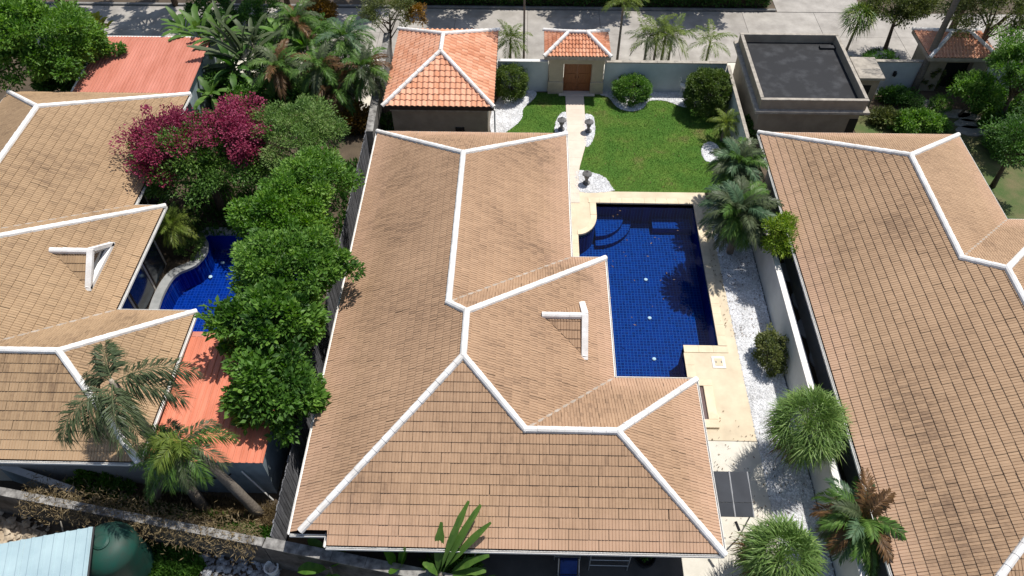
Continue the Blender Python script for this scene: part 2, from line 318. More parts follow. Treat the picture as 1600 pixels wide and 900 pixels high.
# ------------------------------------------------------------------ roof tiles
def tile_flat(wd, g, t=0.036):      # flat tile scored into three shingles
    e = 0.016; u = []; z = []
    for i in range(3):
        a = wd*i/3; b = wd*(i+1)/3
        u += [a+e*0.4, a+e, b-e, b-e*0.4]; z += [-0.022, 0, 0, -0.022]
    u = np.array(u); u[0] = 0.001; u[-1] = wd-0.001; z = np.array(z); n = len(u)
    back = np.stack([u, np.full(n, g+0.02), z*0.6+0.004], 1); front = np.stack([u, np.zeros(n), z+t], 1); low = np.stack([u, np.zeros(n), np.full(n, -0.012)], 1)
    V = np.concatenate([back, front, low]); F = []
    for i in range(n-1): F += [(n+i, n+i+1, i+1, i), (2*n+i, 2*n+i+1, n+i+1, n+i)]
    return V, np.array(F)
def tile_wave(wd, g, t=0.045):      # pantile with one roll
    n = 8; s_ = np.linspace(0, 1, n); u = s_*wd*0.985; z = 0.045*np.cos(2*math.pi*(s_-0.3))
    back = np.stack([u, np.full(n, g+0.03), z*0.9], 1); front = np.stack([u, np.zeros(n), z+t], 1); low = np.stack([u, np.zeros(n), z+t-0.05], 1)
    V = np.concatenate([back, front, low]); F = []
    for i in range(n-1): F += [(n+i, n+i+1, i+1, i), (2*n+i, 2*n+i+1, n+i+1, n+i)]
    return V, np.array(F)
def face_frame(a, b, c):            # eave a->b (ccw from above), c on the face
    a, b, c = (np.array(q, float) for q in (a, b, c)); U = (b-a)/np.linalg.norm(b-a); N = np.cross(U, c-a); N /= np.linalg.norm(N)
    if N[2] < 0: N = -N; U = -U
    return a, U, np.cross(N, U), N
def tile_faces(parent, faces, tilef, wd, g, m, seed, nmax=300):
    """faces: list of (frame, [convex polygons as 3-D points]); whole tiles that show largest become parts, the rest one mass"""
    g_ = np.random.default_rng(seed); TV, TF = tilef(wd, g); cand = []; mass = []
    strip = np.clip((TV[TF].mean(1)[:, 0]/wd*3).astype(int), 0, 2) if tilef is tile_flat else np.zeros(len(TF), int)
    def tone(): return (g_.random()+0.32*g_.normal(0, 1, 3))[strip] % 1.0
    for (o, U, Vv, N), polys in faces:
        for poly in polys:
            Q = np.array([((np.array(p)-o)@U, (np.array(p)-o)@Vv) for p in poly]); Q = np.array(ccw([tuple(q) for q in Q]))
            i0, i1 = int(math.floor(Q[:, 0].min()/wd))-1, int(math.ceil(Q[:, 0].max()/wd))+1
            j0, j1 = int(math.floor(Q[:, 1].min()/g+1e-4)), int(math.ceil(Q[:, 1].max()/g))+1
            edges = [(Q[k], Q[(k+1) % len(Q)]) for k in range(len(Q))]
            def sd(p): return min(((b-a)[0]*(p[1]-a[1])-(b-a)[1]*(p[0]-a[0]))/np.linalg.norm(b-a) for a, b in edges)
            inn = []; cut = []
            for j in range(j0, j1):
                for i in range(i0, i1):
                    cs = [sd(np.array(((i+p)*wd, (j+q)*g))) for p in (0, 1) for q in (0, 1)]
                    ctr = sd(np.array(((i+.5)*wd, (j+.5)*g)))
                    if min(cs) > -1e-3: inn.append((i, j))
                    elif ctr > -0.72*math.hypot(wd, g): cut.append((i, j))
            for i, j in inn:
                cpos = o+U*((i+.5)*wd)+Vv*((j+.5)*g); cand.append((cpos, (o, U, Vv, N), i, j))
            if cut:
                V = np.concatenate([TV+np.array((i*wd, j*g, 0)) for i, j in cut]); F = np.concatenate([TF+k*len(TV) for k in range(len(cut))])
                bm = bmesh.new(); vs = [bm.verts.new(v) for v in V]; lay = bm.faces.layers.float.new('rnd'); rr = np.concatenate([tone() for _ in cut])
                for k, f in enumerate(F):
                    fc = bm.faces.new([vs[q] for q in f]); fc[lay] = rr[k]
                for a, b in edges:
                    d = b-a; nrm = Vector((d[1], -d[0], 0))
                    bmesh.ops.bisect_plane(bm, geom=bm.verts[:]+bm.edges[:]+bm.faces[:], plane_co=(a[0], a[1], 0), plane_no=nrm, clear_outer=True, dist=1e-5)
                bmesh.ops.triangulate(bm, faces=[f for f in bm.faces if len(f.verts) > 4])
                bm.verts.index_update()
                if bm.faces:
                    W = np.array([v.co[:] for v in bm.verts]); W = o+W[:, :1]*U+W[:, 1:2]*Vv+W[:, 2:3]*N
                    qf = [([v.index for v in f.verts]+[f.verts[-1].index])[:4] if len(f.verts) == 4 else [v.index for v in f.verts] for f in bm.faces]
                    mass.append((W, qf, [f[lay] for f in bm.faces]))
                bm.free()
    # rank whole tiles by the size they show at
    cp = np.array([c[0] for c in cand]); q = proj(cp); d = cp-CAM; dist = np.linalg.norm(d, axis=1)
    cosv = np.array([-(d[k]/dist[k])@cand[k][1][3] for k in range(len(cand))])
    size = cosv/dist**2; vis = (q[:, 0] > 0) & (q[:, 0] < 1600) & (q[:, 1] > 0) & (q[:, 1] < 900); size[~vis] = -1
    pick = set(np.argsort(-size)[:nmax][size[np.argsort(-size)[:nmax]] > 0])
    tms = [npmesh('tile', TV, TF, tone()) for _ in range(8)]
    for q_ in tms: q_.materials.append(m)
    V, Fq, Rr, n = [], [], [], 0
    for k, (cpos, (o, U, Vv, N), i, j) in enumerate(cand):
        base = o+U*(i*wd)+Vv*(j*g); jit = g_.normal(0, 0.005, 2); base = base+U*jit[1]
        if k in pick:
            ob = bpy.data.objects.new('tile', tms[(i*5+j*3) % 8]); C.objects.link(ob); ob.parent = parent
            b = base+N*abs(jit[0])
            ob.matrix_local = Matrix(((U[0], Vv[0], N[0], b[0]), (U[1], Vv[1], N[1], b[1]), (U[2], Vv[2], N[2], b[2]), (0, 0, 0, 1)))
        else:
            b = base+N*abs(jit[0]); W = b+TV[:, :1]*U+TV[:, 1:2]*Vv+TV[:, 2:3]*N
            V.append(W); Fq.append(TF+n); Rr.append(tone()); n += len(TV)
    verts = [tuple(x) for x in np.concatenate(V)] if V else []; faces_ = [tuple(x) for x in np.concatenate(Fq)] if V else []; rn = list(np.concatenate(Rr)) if V else []
    for W, qf, rr in mass:
        n = len(verts); verts += [tuple(x) for x in W]; faces_ += [tuple(i+n for i in f) for f in qf]; rn += rr
    if verts:
        me = bpy.data.meshes.new('roof_tiles'); me.from_pydata(verts, [], faces_); me.update()
        a = me.attributes.new('rnd', 'FLOAT', 'FACE'); a.data.foreach_set('value', np.array(rn, np.float32))
        ob = add('roof_tiles', me, m, parent); ob['kind'] = 'stuff'
def cap(parent, a, b, wd=0.25, h=0.095, name='ridge_cap', m=None, ext=0.06, lift=0.02):
    a, b = np.array(a, float), np.array(b, float); d = b-a; L = np.linalg.norm(d); d /= L; a = a-d*ext; b = b+d*ext
    s = np.cross(d, (0, 0, 1.0)); s /= np.linalg.norm(s); n = np.cross(s, d)
    pr = [(-wd/2, -0.055), (-wd*0.42, h*0.35), (-wd*0.2, h*0.9), (0, h), (wd*0.2, h*0.9), (wd*0.42, h*0.35), (wd/2, -0.055)]
    mb = MB(); k = len(pr); ns = max(1, int(L/0.42))
    rg = random.Random(int(abs(a[0]*100+b[1]*10)))
    for i in range(ns):
        for e_ in (0.0, 1.0):
            c = a+(b-a)*(i+(e_ if e_ == 0 else 1.03))/ns; j = rg.uniform(-0.004, 0.004)+(0.016 if e_ == 0 else 0.0)
            mb.v += [tuple(c+s*x*(1+j*3)+n*(z+lift+j)) for x, z in pr]
    for i in range(ns):
        for q in range(k-1): mb.f.append((i*2*k+q, i*2*k+q+1, (i*2+1)*k+q+1, (i*2+1)*k+q))
    mb.f.append(tuple(range(k-1, -1, -1))); mb.f.append(tuple((2*ns-1)*k+q for q in range(k)))
    for i in range(1, ns): mb.f.append(tuple(i*2*k+q for q in range(k-1, -1, -1)))
    return mb.build(name, m or M['ridge'], parent, recalc=True)
def gutter(parent, a, b, off, m, z, wd=0.085, h=0.10):      # off: outward 2-D normal
    a, b = np.array(a[:2], float), np.array(b[:2], float); o = np.array(off, float)
    mb = MB(); q = lambda p, d, zz: (p[0]+o[0]*d, p[1]+o[1]*d, zz)
    for d0, d1, z0, z1 in ((0.0, 0.015, z-h, z), (wd-0.015, wd, z-h, z), (0.015, wd-0.015, z-h, z-h+0.015)):
        mb.hexa([q(a, d0, z0), q(b, d0, z0), q(b, d1, z0), q(a, d1, z0)], [q(a, d0, z1), q(b, d0, z1), q(b, d1, z1), q(a, d1, z1)])
    return mb.build('gutter', m, parent, recalc=True)
def roof_solid(parent, polys, m, ze, plan, depth=0.16, drop=0.03):
    mb = MB()
    for p in polys: mb.poly([(x, y, z-drop) for x, y, z in p])
    plan = ccw([tuple(q[:2]) for q in plan]); k = len(plan)
    for i in range(k):
        a, b = plan[i], plan[(i+1) % k]; mb.poly([(*a, ze-depth), (*b, ze-depth), (*b, ze-drop), (*a, ze-drop)])
    mb.poly([(*p, ze-depth-0.001) for p in plan][::-1])
    return mb.build('roof', m, parent)

# ------------------------------------------------------------------ plants
def leaves_mesh(name, P, D, S, asp, g, rnd, fold=0.25, jit=0.55):
    """one diamond leaf per point P with axis D (unit), length S"""
    n = len(P); A = D/np.linalg.norm(D, axis=1, keepdims=True)
    H = g.normal(0, jit, (n, 3)); H[:, 2] += 1.0
    T = np.cross(H, A); T /= np.linalg.norm(T, axis=1, keepdims=True)+1e-9; Nn = np.cross(A, T)
    S = S.reshape(-1, 1); w_ = S*asp*0.5
    V = np.stack([P, P+A*S*0.45+T*w_+Nn*w_*fold, P+A*S, P+A*S*0.45-T*w_+Nn*w_*fold], 1).reshape(-1, 3)
    return npmesh(name, V, np.arange(n*4).reshape(-1, 4), rnd)
def crown_points(c, r, nc, nl, cr, g, shell=0.55, low=-0.35):
    neat = shell > 0.85
    d = g.normal(size=(nc*3, 3)); d /= np.linalg.norm(d, axis=1, keepdims=True); d = d[d[:, 2] > low][:nc]
    nc = len(d); fr = shell+(1-shell)*g.random(nc)**0.6
    lump = 1+0.20*np.sin(d[:, 0]*5+c[0])*np.cos(d[:, 1]*4+c[1])+0.14*np.sin(d[:, 2]*6+d[:, 0]*7+c[1])
    if neat: lump = 1+0.3*(lump-1)
    cc = np.array(c)+d*np.array(r)*(fr*lump)[:, None]
    rad = cr*(0.6+0.8*g.random(nc)); k = np.repeat(np.arange(nc), nl)
    o = g.normal(size=(len(k), 3)); o /= np.linalg.norm(o, axis=1, keepdims=True)+1e-9
    q = o*(g.random(len(k))**0.45)[:, None]*rad[k][:, None]*np.array((1, 1, 0.62)); P = cc[k]+q
    tone = g.normal(0, 0.17, nc)[k]
    return P, o*0.8+d[k]*0.5, tone, cc
def crown(name, parent, m, c, r, nc, nl, leaf, cr, seed, asp=0.5, shell=0.55, low=-0.35, upb=0.15):
    g = np.random.default_rng(seed); P, D, tone, cc = crown_points(c, r, nc, nl, cr, g, shell, low)
    D = D+g.normal(0, 0.55, D.shape)+np.array((0, 0, upb)); S = leaf*(0.6+0.8*g.random(len(P)))
    rn = np.clip(0.5+tone+g.normal(0, 0.17, len(P)), 0, 1)
    return add(name, leaves_mesh(name, P, D, S, asp, g, rn), m, parent), cc
def tree(name, label, cat, base, c, r, m, nc=60, nl=220, leaf=0.16, cr=0.55, seed=1, tr=0.14, asp=0.5, group=None, shell=0.5, low=-0.35, bark='bark', lean=None):
    t = thing(name, (base[0], base[1], base[2] if len(base) > 2 else 0), label, cat, group)
    o, cc = crown('crown', t, m, c, r, nc, nl, leaf, cr, seed, asp, shell, low)
    rg = random.Random(seed); b = Vector((base[0], base[1], (base[2] if len(base) > 2 else 0)-0.05)); top = Vector((c[0], c[1], c[2]-r[2]*0.35))
    mb = MB(); mid = b.lerp(top, 0.5)+Vector((rg.uniform(-.15, .15), rg.uniform(-.15, .15), 0))
    mb.tube([b, b.lerp(mid, 0.5), mid, top], [tr*1.25, tr, tr*0.85, tr*0.6], 8)
    for k in range(min(11, len(cc))):
        e = Vector(cc[(k*5) % len(cc)]); s = mid.lerp(top, rg.uniform(0.1, 1.0)); md = s.lerp(e, 0.5)+Vector((0, 0, 0.12*r[2]))
        mb.tube([s, md, e], [tr*0.45, tr*0.28, tr*0.08], 6)
    mb.build('trunk', M[bark], t, smooth=True)
    return t
def frond_mesh(c, az, el, L, droop, nl, ll, g, wd=0.05, vee=0.25, hang=0.55, rw=0.02, seg=9, tone=0.0, spin=0.0):
    az += g.normal(0, 0.05); ts = np.linspace(0, 1, seg); e = el-droop*ts**1.3; ds = L/(seg-1)
    h = np.array((math.cos(az), math.sin(az), 0)); side = np.array((-math.sin(az), math.cos(az), 0)); P = [np.array(c, float)]
    for i in range(1, seg): P.append(P[-1]+(h*math.cos(e[i])+np.array((0, 0, 1))*math.sin(e[i]))*ds)
    P = np.array(P); V = []; F = []; rn = []
    for i in range(seg):
        k = rw*(1-0.85*ts[i]); V += [P[i]+side*k, P[i]+np.array((0, 0, k)), P[i]-side*k]
    for i in range(seg-1):
        a = i*3
        for j in range(2): F.append((a+j, a+j+1, a+3+j+1, a+3+j)); rn.append(0.75)
    tt = np.linspace(0.16, 0.99, nl)
    for t in tt:
        x = t*(seg-1); i = min(int(x), seg-2); p = P[i]+(P[i+1]-P[i])*(x-i); f = P[i+1]-P[i]; f = f/np.linalg.norm(f); n = np.cross(f, side); n = n if n[2] > 0 else -n
        l = ll*(0.35+0.65*math.sin(math.pi*min(1, 0.12+t*0.82)))*(0.85+0.3*g.random())
        for s in (-1, 1):
            d = side*s*(0.85-0.3*t)+f*(0.45+0.5*t)+n*(vee+spin*g.normal(0, .55))+g.normal(0, 0.07, 3); d /= np.linalg.norm(d)
            m1 = p+d*l*0.5; tip = p+d*l*0.96-np.array((0, 0, 1))*l*hang*(0.6+0.5*g.random()); m1 = m1-np.array((0, 0, 1))*l*hang*0.12
            q = f*wd*0.5; k = len(V); V += [p, m1-q, tip, m1+q]; F.append((k, k+1, k+2, k+3)); rn.append(np.clip(0.45+tone+g.normal(0, 0.17), 0, 1))
    return np.array(V), np.array(F), rn
def palm(name, label, base, c, m, n=14, L=2.2, ll=0.55, nl=34, seed=1, tr=0.12, els=(1.25, -0.35), droop=1.1, group=None, bark='palmbark', wd=0.05, hang=0.5, cat='palm', bend=0.0, shaft=None, mats=None, vee=0.25):
    g = np.random.default_rng(seed); t = thing(name, (base[0], base[1], base[2] if len(base) > 2 else 0), label, cat, group)
    b = Vector((base[0], base[1], (base[2] if len(base) > 2 else 0)-0.05)); top = Vector(c); mb = MB(); pts = []; ra = []
    K = 9
    for i in range(K):
        s = i/(K-1); p = b.lerp(top, s); p.z += 0; p += Vector((bend*math.sin(math.pi*s), 0, 0)); pts.append(p); ra.append(tr*(1.25-0.45*s)*(1.04 if i % 2 else 0.97))
    mb.tube(pts, ra, 10).build('trunk', M[bark], t, smooth=True)
    if shaft: MB().tube([top-Vector((0, 0, 0.7)), top-Vector((0, 0, 0.35)), top+Vector((0, 0, 0.1))], [tr*0.95, tr*1.05, tr*0.6], 10).build('crown_shaft', shaft, t, smooth=True)
    ph = g.random()*6.28
    for i in range(n):
        s = i/max(1, n-1); el = els[0]+(els[1]-els[0])*s; az = ph+i*2.39996
        V, F, rn = frond_mesh((top.x, top.y, top.z), az, el, L*(0.75+0.25*math.sin(math.pi*(0.2+0.7*s)))*(0.9+0.2*g.random()), droop*(0.8+0.4*g.random()), nl, ll, g, wd, vee, hang, tone=g.normal(0, 0.1))
        mm = mats[i % len(mats)] if mats else m
        add('frond', npmesh('frond', V, F, rn), mm, t)
    return t
def fan_palm(name, label, base, c, m, n=46, rl=0.8, pet=0.75, seed=1, tr=0.16, segs=22, low=-0.6, group=None, wd=0.055, droop=0.35, mats=None):
    g = np.random.default_rng(seed); t = thing(name, (base[0], base[1], 0), label, 'palm', group)
    b = Vector((base[0], base[1], -0.05)); top = Vector(c)
    MB().tube([b.lerp(top, i/6) for i in range(7)], [tr*(1.2-0.3*i/6)*(1.05 if i % 2 else 0.95) for i in range(7)], 10).build('trunk', M['palmbark'], t, smooth=True)
    for i in range(n):
        zz = 1-(i+0.5)/n*(1-low); az = i*2.39996+g.normal(0, 0.15); rr = math.sqrt(max(0, 1-zz*zz)); d = np.array((rr*math.cos(az), rr*math.sin(az), zz)); d += g.normal(0, 0.08, 3); d /= np.linalg.norm(d)
        P0 = np.array(c, float); P1 = P0+d*pet*(0.7+0.45*g.random()); V = []; F = []; rn = []
        s = np.cross(d, (0, 0, 1.0)); s /= np.linalg.norm(s)+1e-9; nrm = np.cross(s, d)
        k = 0.014; V += [P0+s*k, P0-s*k, P1-s*k*0.6, P1+s*k*0.6]; F.append((0, 1, 2, 3)); rn.append(0.8); tn = g.normal(0, 0.1)
        for j in range(segs):
            a = j*2.39996; th_ = R(18+62*((j+0.5)/segs)**0.8); dd = d*math.cos(th_)+(s*math.cos(a)+nrm*math.sin(a))*math.sin(th_)+g.normal(0, 0.06, 3); dd /= np.linalg.norm(dd)
            l = rl*(0.8+0.35*g.random()); q = np.cross(dd, nrm); q /= np.linalg.norm(q)+1e-9
            md = P1+dd*l*0.5; tip = P1+dd*l-np.array((0, 0, l*droop*(0.5+g.random()))); q = q*wd*0.5
            k2 = len(V); V += [P1, md-q, tip, md+q]; F.append((k2, k2+1, k2+2, k2+3)); rn.append(np.clip(0.5+tn+g.normal(0, 0.16), 0, 1))
        add('frond', npmesh('frond', np.array(V), np.array(F), rn), (mats[i % len(mats)] if mats else (M['frond_brown'] if i > n*.82 and i % 3 == 0 else m)), t)
    return t
def big_leaf(parent, base, az, el, L, wd, droop, m, g, name='leaf'):
    seg = 9; p = np.array(base, float); h = np.array((math.cos(az), math.sin(az), 0)); side = np.array((-math.sin(az), math.cos(az), 0)); V = []; F = []
    for i in range(seg+1):
        t = i/seg; e = el-droop*t**1.5; f = h*math.cos(e)+np.array((0, 0, 1))*math.sin(e); n = np.cross(f, side); n = n if n[2] > 0 else -n
        w_ = wd*0.5*(0.05 if t < 0.18 else max(0.04, math.sin(math.pi*min(1, (t-0.12)/0.92))**0.55)); tear = 1+0.10*g.normal()
        V += [p+side*w_*tear+n*w_*0.28, p, p-side*w_*tear+n*w_*0.28]; p = p+f*L/seg
    for i in range(seg):
        for j in range(2): a = i*3+j; F.append((a, a+1, a+4, a+3))
    return add(name, npmesh(name, np.array(V), np.array(F), np.clip(g.normal(0.5, 0.12, len(F)), 0, 1)), m, parent, smooth=True)
def shrub(name, label, c, r, m, n=9000, leaf=0.08, seed=1, cat='shrub', group=None, asp=0.5, shell=0.72, nc=170, cr=None):
    t = thing(name, (c[0], c[1], 0), label, cat, group); cr = cr or 0.28*min(r)
    crown('foliage', t, m, c, r, nc, max(10, n//nc), leaf, cr, seed, asp, shell, -0.75)
    rg = random.Random(seed); mb = MB()
    for k in range(5):
        a = rg.uniform(0, 6.28); e = (c[0]+math.cos(a)*r[0]*0.5, c[1]+math.sin(a)*r[1]*0.5, c[2]+r[2]*0.3)
        mb.tube([(c[0], c[1], -0.05), ((c[0]+e[0])/2, (c[1]+e[1])/2, c[2]*0.6), e], [0.045, 0.035, 0.015], 6)
    mb.build('stem', M['bark'], t, smooth=True)
    return t

# ================================================================== GROUND AND PAVING
struct(MB().poly([(-300, -200, -0.03), (300, -200, -0.03), (300, 400, -0.03), (-300, 400, -0.03)]).build('ground', M['soil']))
def sheet(name, pts, z, m, parent=None):
    o = MB().poly([(p[0], p[1], z) for p in ccw([tuple(q[:2]) for q in pts])]).build(name, m, parent)
    return o if parent else struct(o)
# lane of concrete slabs behind the front wall
lane = struct(MB().box(-60, 70, 41.3, 47.7, -0.4, -0.012).build('lane', M['darkpave']))
for i in range(-9, 11):
    for j in range(2):
        MB().box(i*5.0+0.012, i*5.0+4.988, 41.35+j*3.15, 41.35+j*3.15+3.135, -0.3, 0.012).build('slab', M['lane'], lane)
side = struct(MB().box(17.5, 23.5, 47.72, 70, -0.4, 0.006).build('side_lane', M['lane']))
kerb = struct(MB().box(-60, 17.4, 47.72, 47.95, -0.3, 0.13, 0.02).build('kerb', M['grey']))
sheet('verge', [(-8.4, 38.0), (23, 38.0), (23, 41.3), (-8.4, 41.3)], 0.0, M['paleconc'])
sheet('side_driveway', [(-10.5, 33.8), (-8.9, 33.8), (-8.9, 41.3), (-11.6, 41.3)], -0.008, M['paleconc'])
sheet('front_driveway', [(-30, 41.28), (-14.5, 41.28), (-14.5, 39.6), (-30, 39.6)], -0.016, M['paleconc'])

# garden lawns
lawnR = [(2.93, 28.76), (11.55, 28.76), (11.9, 37.8), (3.52, 37.8), (3.52, 33.0), (2.93, 30.3)]
lawnL = [(-1.5, 29.0), (2.40, 29.0), (2.40, 37.8), (-1.5, 37.8)]
lawn = sheet('lawn', lawnR, 0.0, M['lawn']); lawn2 = sheet('small_lawn', lawnL, 0.0, M['lawn'])
sheet('neighbour_lawn', [(19.3, 23), (40, 23), (40, 36.5), (19.3, 36.5)], 0.0, M['drylawn'])
# garden path, pool deck, driveway
path = struct(MB().prism(ccw([(2.40, 37.6), (3.55, 37.6), (3.50, 33.0), (2.92, 30.3), (2.92, 28.0), (1.2, 28.0), (1.2, 33.0), (2.40, 33.0)]), -0.2, 0.020).build('path', M['grey']))
y = 37.55
while y > 28.2:
    er = lambda yy: 3.53 if yy > 33 else (2.95 if yy < 30.3 else 2.95+(yy-30.3)/2.7*0.58); xl = 2.42 if y > 33.3 else 1.3
    MB().prism(ccw([(xl, y-0.745), (er(y-.745), y-0.745), (er(y), y), (xl, y)]), 0.016, 0.032).build('slab', M['path'], path); y -= 0.75
POOLZ = -0.13
pool_w = [(3.77, 27.86), (3.77, 26.95)]+[(2.77+1.0*math.cos(a), 26.5-1.0*0.95+1.0*math.sin(a)*1.0+0.0) for a in ()]
arc = [(2.75+1.02*math.sin(t), 25.45+1.45*(1-math.cos(t))) for t in np.linspace(0, math.pi/2, 9)]
poolpoly = [(2.75, 16.7), (7.28, 16.7), (7.28, 18.42), (8.9, 18.42), (9.02, 27.86), (3.77, 27.86)]+[(p[0], p[1]) for p in arc[::-1]]
def ring_deck(outer, inner, z0, z1):
    o = ccw(list(outer)); i = ccw(list(inner))
    return o, i
deckm = MB()
for x0, x1, y0, y1 in ((-0.5, 2.75, 16.2, 27.86), (2.75, 7.28, 15.8, 16.7), (7.28, 8.9, 13.6, 18.42), (8.98, 9.72, 13.6, 18.42), (9.02, 9.72, 18.42, 27.86), (6.0, 7.28, 13.6, 15.8)):
    deckm.box(x0, x1, y0, y1, -0.30, 0.012)
deckm.box(8.9, 8.98, 13.6, 18.42, -0.30, 0.012)
deckm.prism(ccw([(8.9, 18.42), (9.02, 18.42), (9.02, 27.86)]), -0.30, 0.012)
deckm.box(-0.5, 9.72, 27.86, 28.75, -0.30, 0.012)
cpoly = [(2.75, 27.86)]+[(3.77, 27.86)]+[(p[0], p[1]) for p in arc[::-1]]
deckm.prism(ccw(cpoly), -0.30, 0.0122)
deck = struct(deckm.build('pool_deck', M['deck']))
sheet('driveway', [(6.0, 4.5), (11.5, 4.5), (11.5, 13.58), (6.0, 13.58)], 0.006, M['paleconc'])
sheet('carport_floor', [(-7.2, 4.5), (5.98, 4.5), (5.98, 13.6), (-7.2, 13.6)], 0.004, M['darkpave'])

# ------------------------------------------------------------------ main pool
pool = thing('swimming_pool', (6, 22, -1.4), 'large deep blue tiled swimming pool beside the central villa', 'swimming pool')
pb = MB(); pp = ccw(poolpoly); k = len(pp)
pb.poly([(*p, -1.45) for p in pp])
for i in range(k):
    a, b = pp[i], pp[(i+1) % k]; pb.poly([(*b, -1.45), (*a, -1.45), (*a, -0.24), (*b, -0.24)])
pb.build('basin', M['pool'], pool)
wl = MB()
for i in range(k):
    a, b = pp[i], pp[(i+1) % k]; wl.poly([(*b, -0.24), (*a, -0.24), (*a, 0.0), (*b, 0.0)])
wl.build('waterline_band', M['waterline'], pool)
MB().poly([(*p, POOLZ) for p in pp]).build('water', M['water'], pool)
st = [(3.8, 27.83)]+[(3.8+1.55*math.cos(t), 27.83+1.55*math.sin(t)) for t in np.linspace(-math.pi/2, 0, 12)]
MB().prism(ccw(st), -1.44, -0.95).build('step', M['pool'], pool)
st = [(3.8, 27.83)]+[(3.8+2.0*math.cos(t), 27.83+2.0*math.sin(t)) for t in np.linspace(-math.pi/2, 0, 12)]
MB().prism(ccw(st), -1.445, -1.2).build('step', M['pool'], pool)
MB().box(6.9, 8.98, 27.05, 27.84, -1.44, -1.05).build('bench', M['pool'], pool)
for px, py in ((1036, 343), (1009, 437), (1015, 497), (1022, 561), (983, 323)):
    c = G(px, py, -1.42 if py > 330 else -0.93)
    MB().lathe((c[0], c[1], c[2]-0.02), [(0.095, 0), (0.095, 0.04), (0.07, 0.065), (0.02, 0.07)], 12).build('drain_cover', M['white'], pool)
def coping_run(parent, a, b, inward, wd=0.36, step=0.62, m=None):
    a, b = np.array(a, float), np.array(b, float); L = np.linalg.norm(b-a); d = (b-a)/L; o = np.array(inward, float); n = max(1, round(L/step)); s = L/n
    for i in range(n):
        p, q = a+d*(i*s+0.004), a+d*((i+1)*s-0.004); p2, q2 = p+o*wd, q+o*wd; p, q = p-o*0.03, q-o*0.03
        poly = ccw([tuple(p), tuple(q), tuple(q2), tuple(p2)]); MB().prism(poly, -0.05, 0.040).build('coping_stone', m or M['coping'], parent)
coping_run(pool, (3.4, 27.86), (9.4, 27.86), (0, 1)); coping_run(pool, (9.02, 27.82), (8.9, 18.42), (1, 0))
coping_run(pool, (9.27, 18.42), (7.28, 18.42), (0, -1)); coping_run(pool, (7.28, 18.02), (7.28, 16.7), (1, 0)); coping_run(pool, (2.75, 16.7), (2.75, 25.4), (-1, 0), wd=0.3)
for i in range(len(arc)-1):
    a, b = np.array(arc[i]), np.array(arc[i+1]); cc = np.array((2.75, 26.9)); oa, ob = (cc-a), (cc-b); oa /= np.linalg.norm(oa); ob /= np.linalg.norm(ob)
    MB().prism(ccw([tuple(a-oa*0.03), tuple(b-ob*0.03), tuple(b+ob*0.3), tuple(a+oa*0.3)]), -0.05, 0.041).build('coping_stone', M['coping'], pool)
coping_run(pool, (3.77, 26.92), (3.77, 27.84), (-1, 0), wd=0.3)
# skimmer lid and small plunge pit on the deck
sk = thing('skimmer_lid', (8.75, 17.5, 0.012), 'small square white hatch lid set in the cream pool deck', 'hatch')
MB().box(8.45, 9.03, 17.22, 17.85, 0.013, 0.045, 0.01).build('frame', M['white'], sk)
MB().box(8.56, 8.92, 17.33, 17.74, 0.046, 0.058, 0.005).build('lid', M['coping'], sk)
for sx in (8.60, 8.84): MB().box(sx, sx+0.04, 17.48, 17.58, 0.058, 0.075).build('handle', M['grey'], sk)
pit = thing('foot_bath', (7.7, 15.4, 0), 'narrow dark rectangular foot bath with raised cream rim near the eave', 'foot bath')
for x0, x1, y0, y1 in ((7.3, 8.25, 14.15, 14.55), (7.3, 8.25, 16.22, 16.55), (7.3, 7.45, 14.55, 16.22), (7.86, 8.25, 14.55, 16.22)):
    MB().box(x0, x1, y0, y1, 0.0, 0.12, 0.015).build('rim', M['coping'], pit)
MB().box(7.45, 7.86, 14.55, 16.22, -0.2, 0.03).build('basin', M['waterline'], pit)

# ------------------------------------------------------------------ white gravel beds
BEDS = []
def bed(name, pts, seed, n, smooth=True, m=None, label=None):
    poly = smoothpoly(pts) if smooth else ccw([tuple(p[:2]) for p in pts]); BEDS.append(poly)
    struct(MB().prism(poly, -0.05, 0.018).build(name, M['gravelbase']))
    P = scatter(poly, n, seed); g = np.random.default_rng(seed); k = len(P); r = 0.028+0.03*g.random(k)
    base = np.array([(1, 0, 0), (0, 1, 0), (-1, 0, 0), (0, -1, 0), (0, 0, 0.7), (0.7, 0.7, 0.2)])
    a = g.random(k)*6.28; ca, sa = np.cos(a), np.sin(a)
    B5 = np.array([(1, 0.2, 0), (0.3, 1, 0), (-0.9, 0.5, 0), (-0.5, -0.9, 0), (0.6, -0.8, 0), (0, 0, 0.75)])
    V = np.empty((k, 6, 3)); V[:, :, 0] = P[:, :1]+r[:, None]*(B5[None, :, 0]*ca[:, None]-B5[None, :, 1]*sa[:, None]); V[:, :, 1] = P[:, 1:]+r[:, None]*(B5[None, :, 0]*sa[:, None]+B5[None, :, 1]*ca[:, None]); V[:, :, 2] = 0.016+r[:, None]*B5[None, :, 2]
    F = np.array([(0, 1, 5), (1, 2, 5), (2, 3, 5), (3, 4, 5), (4, 0, 5)]); F = (F[None]+np.arange(k)[:, None, None]*6).reshape(-1, 3)
    o = add('gravel', npmesh('gravel', V.reshape(-1, 3), F, np.repeat(g.random(k), 5)), m or M['pebble']); tag(o, label, 'gravel', kind='stuff')
bed('gravel_bed', [(9.72, 13.6), (11.5, 13.6), (11.5, 20), (11.5, 28.0), (9.72, 28.0)], 1, 9000, False, label='white gravel strip between the pool deck and the boundary wall')
bed('gravel_bed', [(9.72, 7.5), (11.5, 7.5), (11.5, 13.59), (9.72, 13.59)], 11, 3500, False, label='white gravel strip beside the driveway under the fan palms')
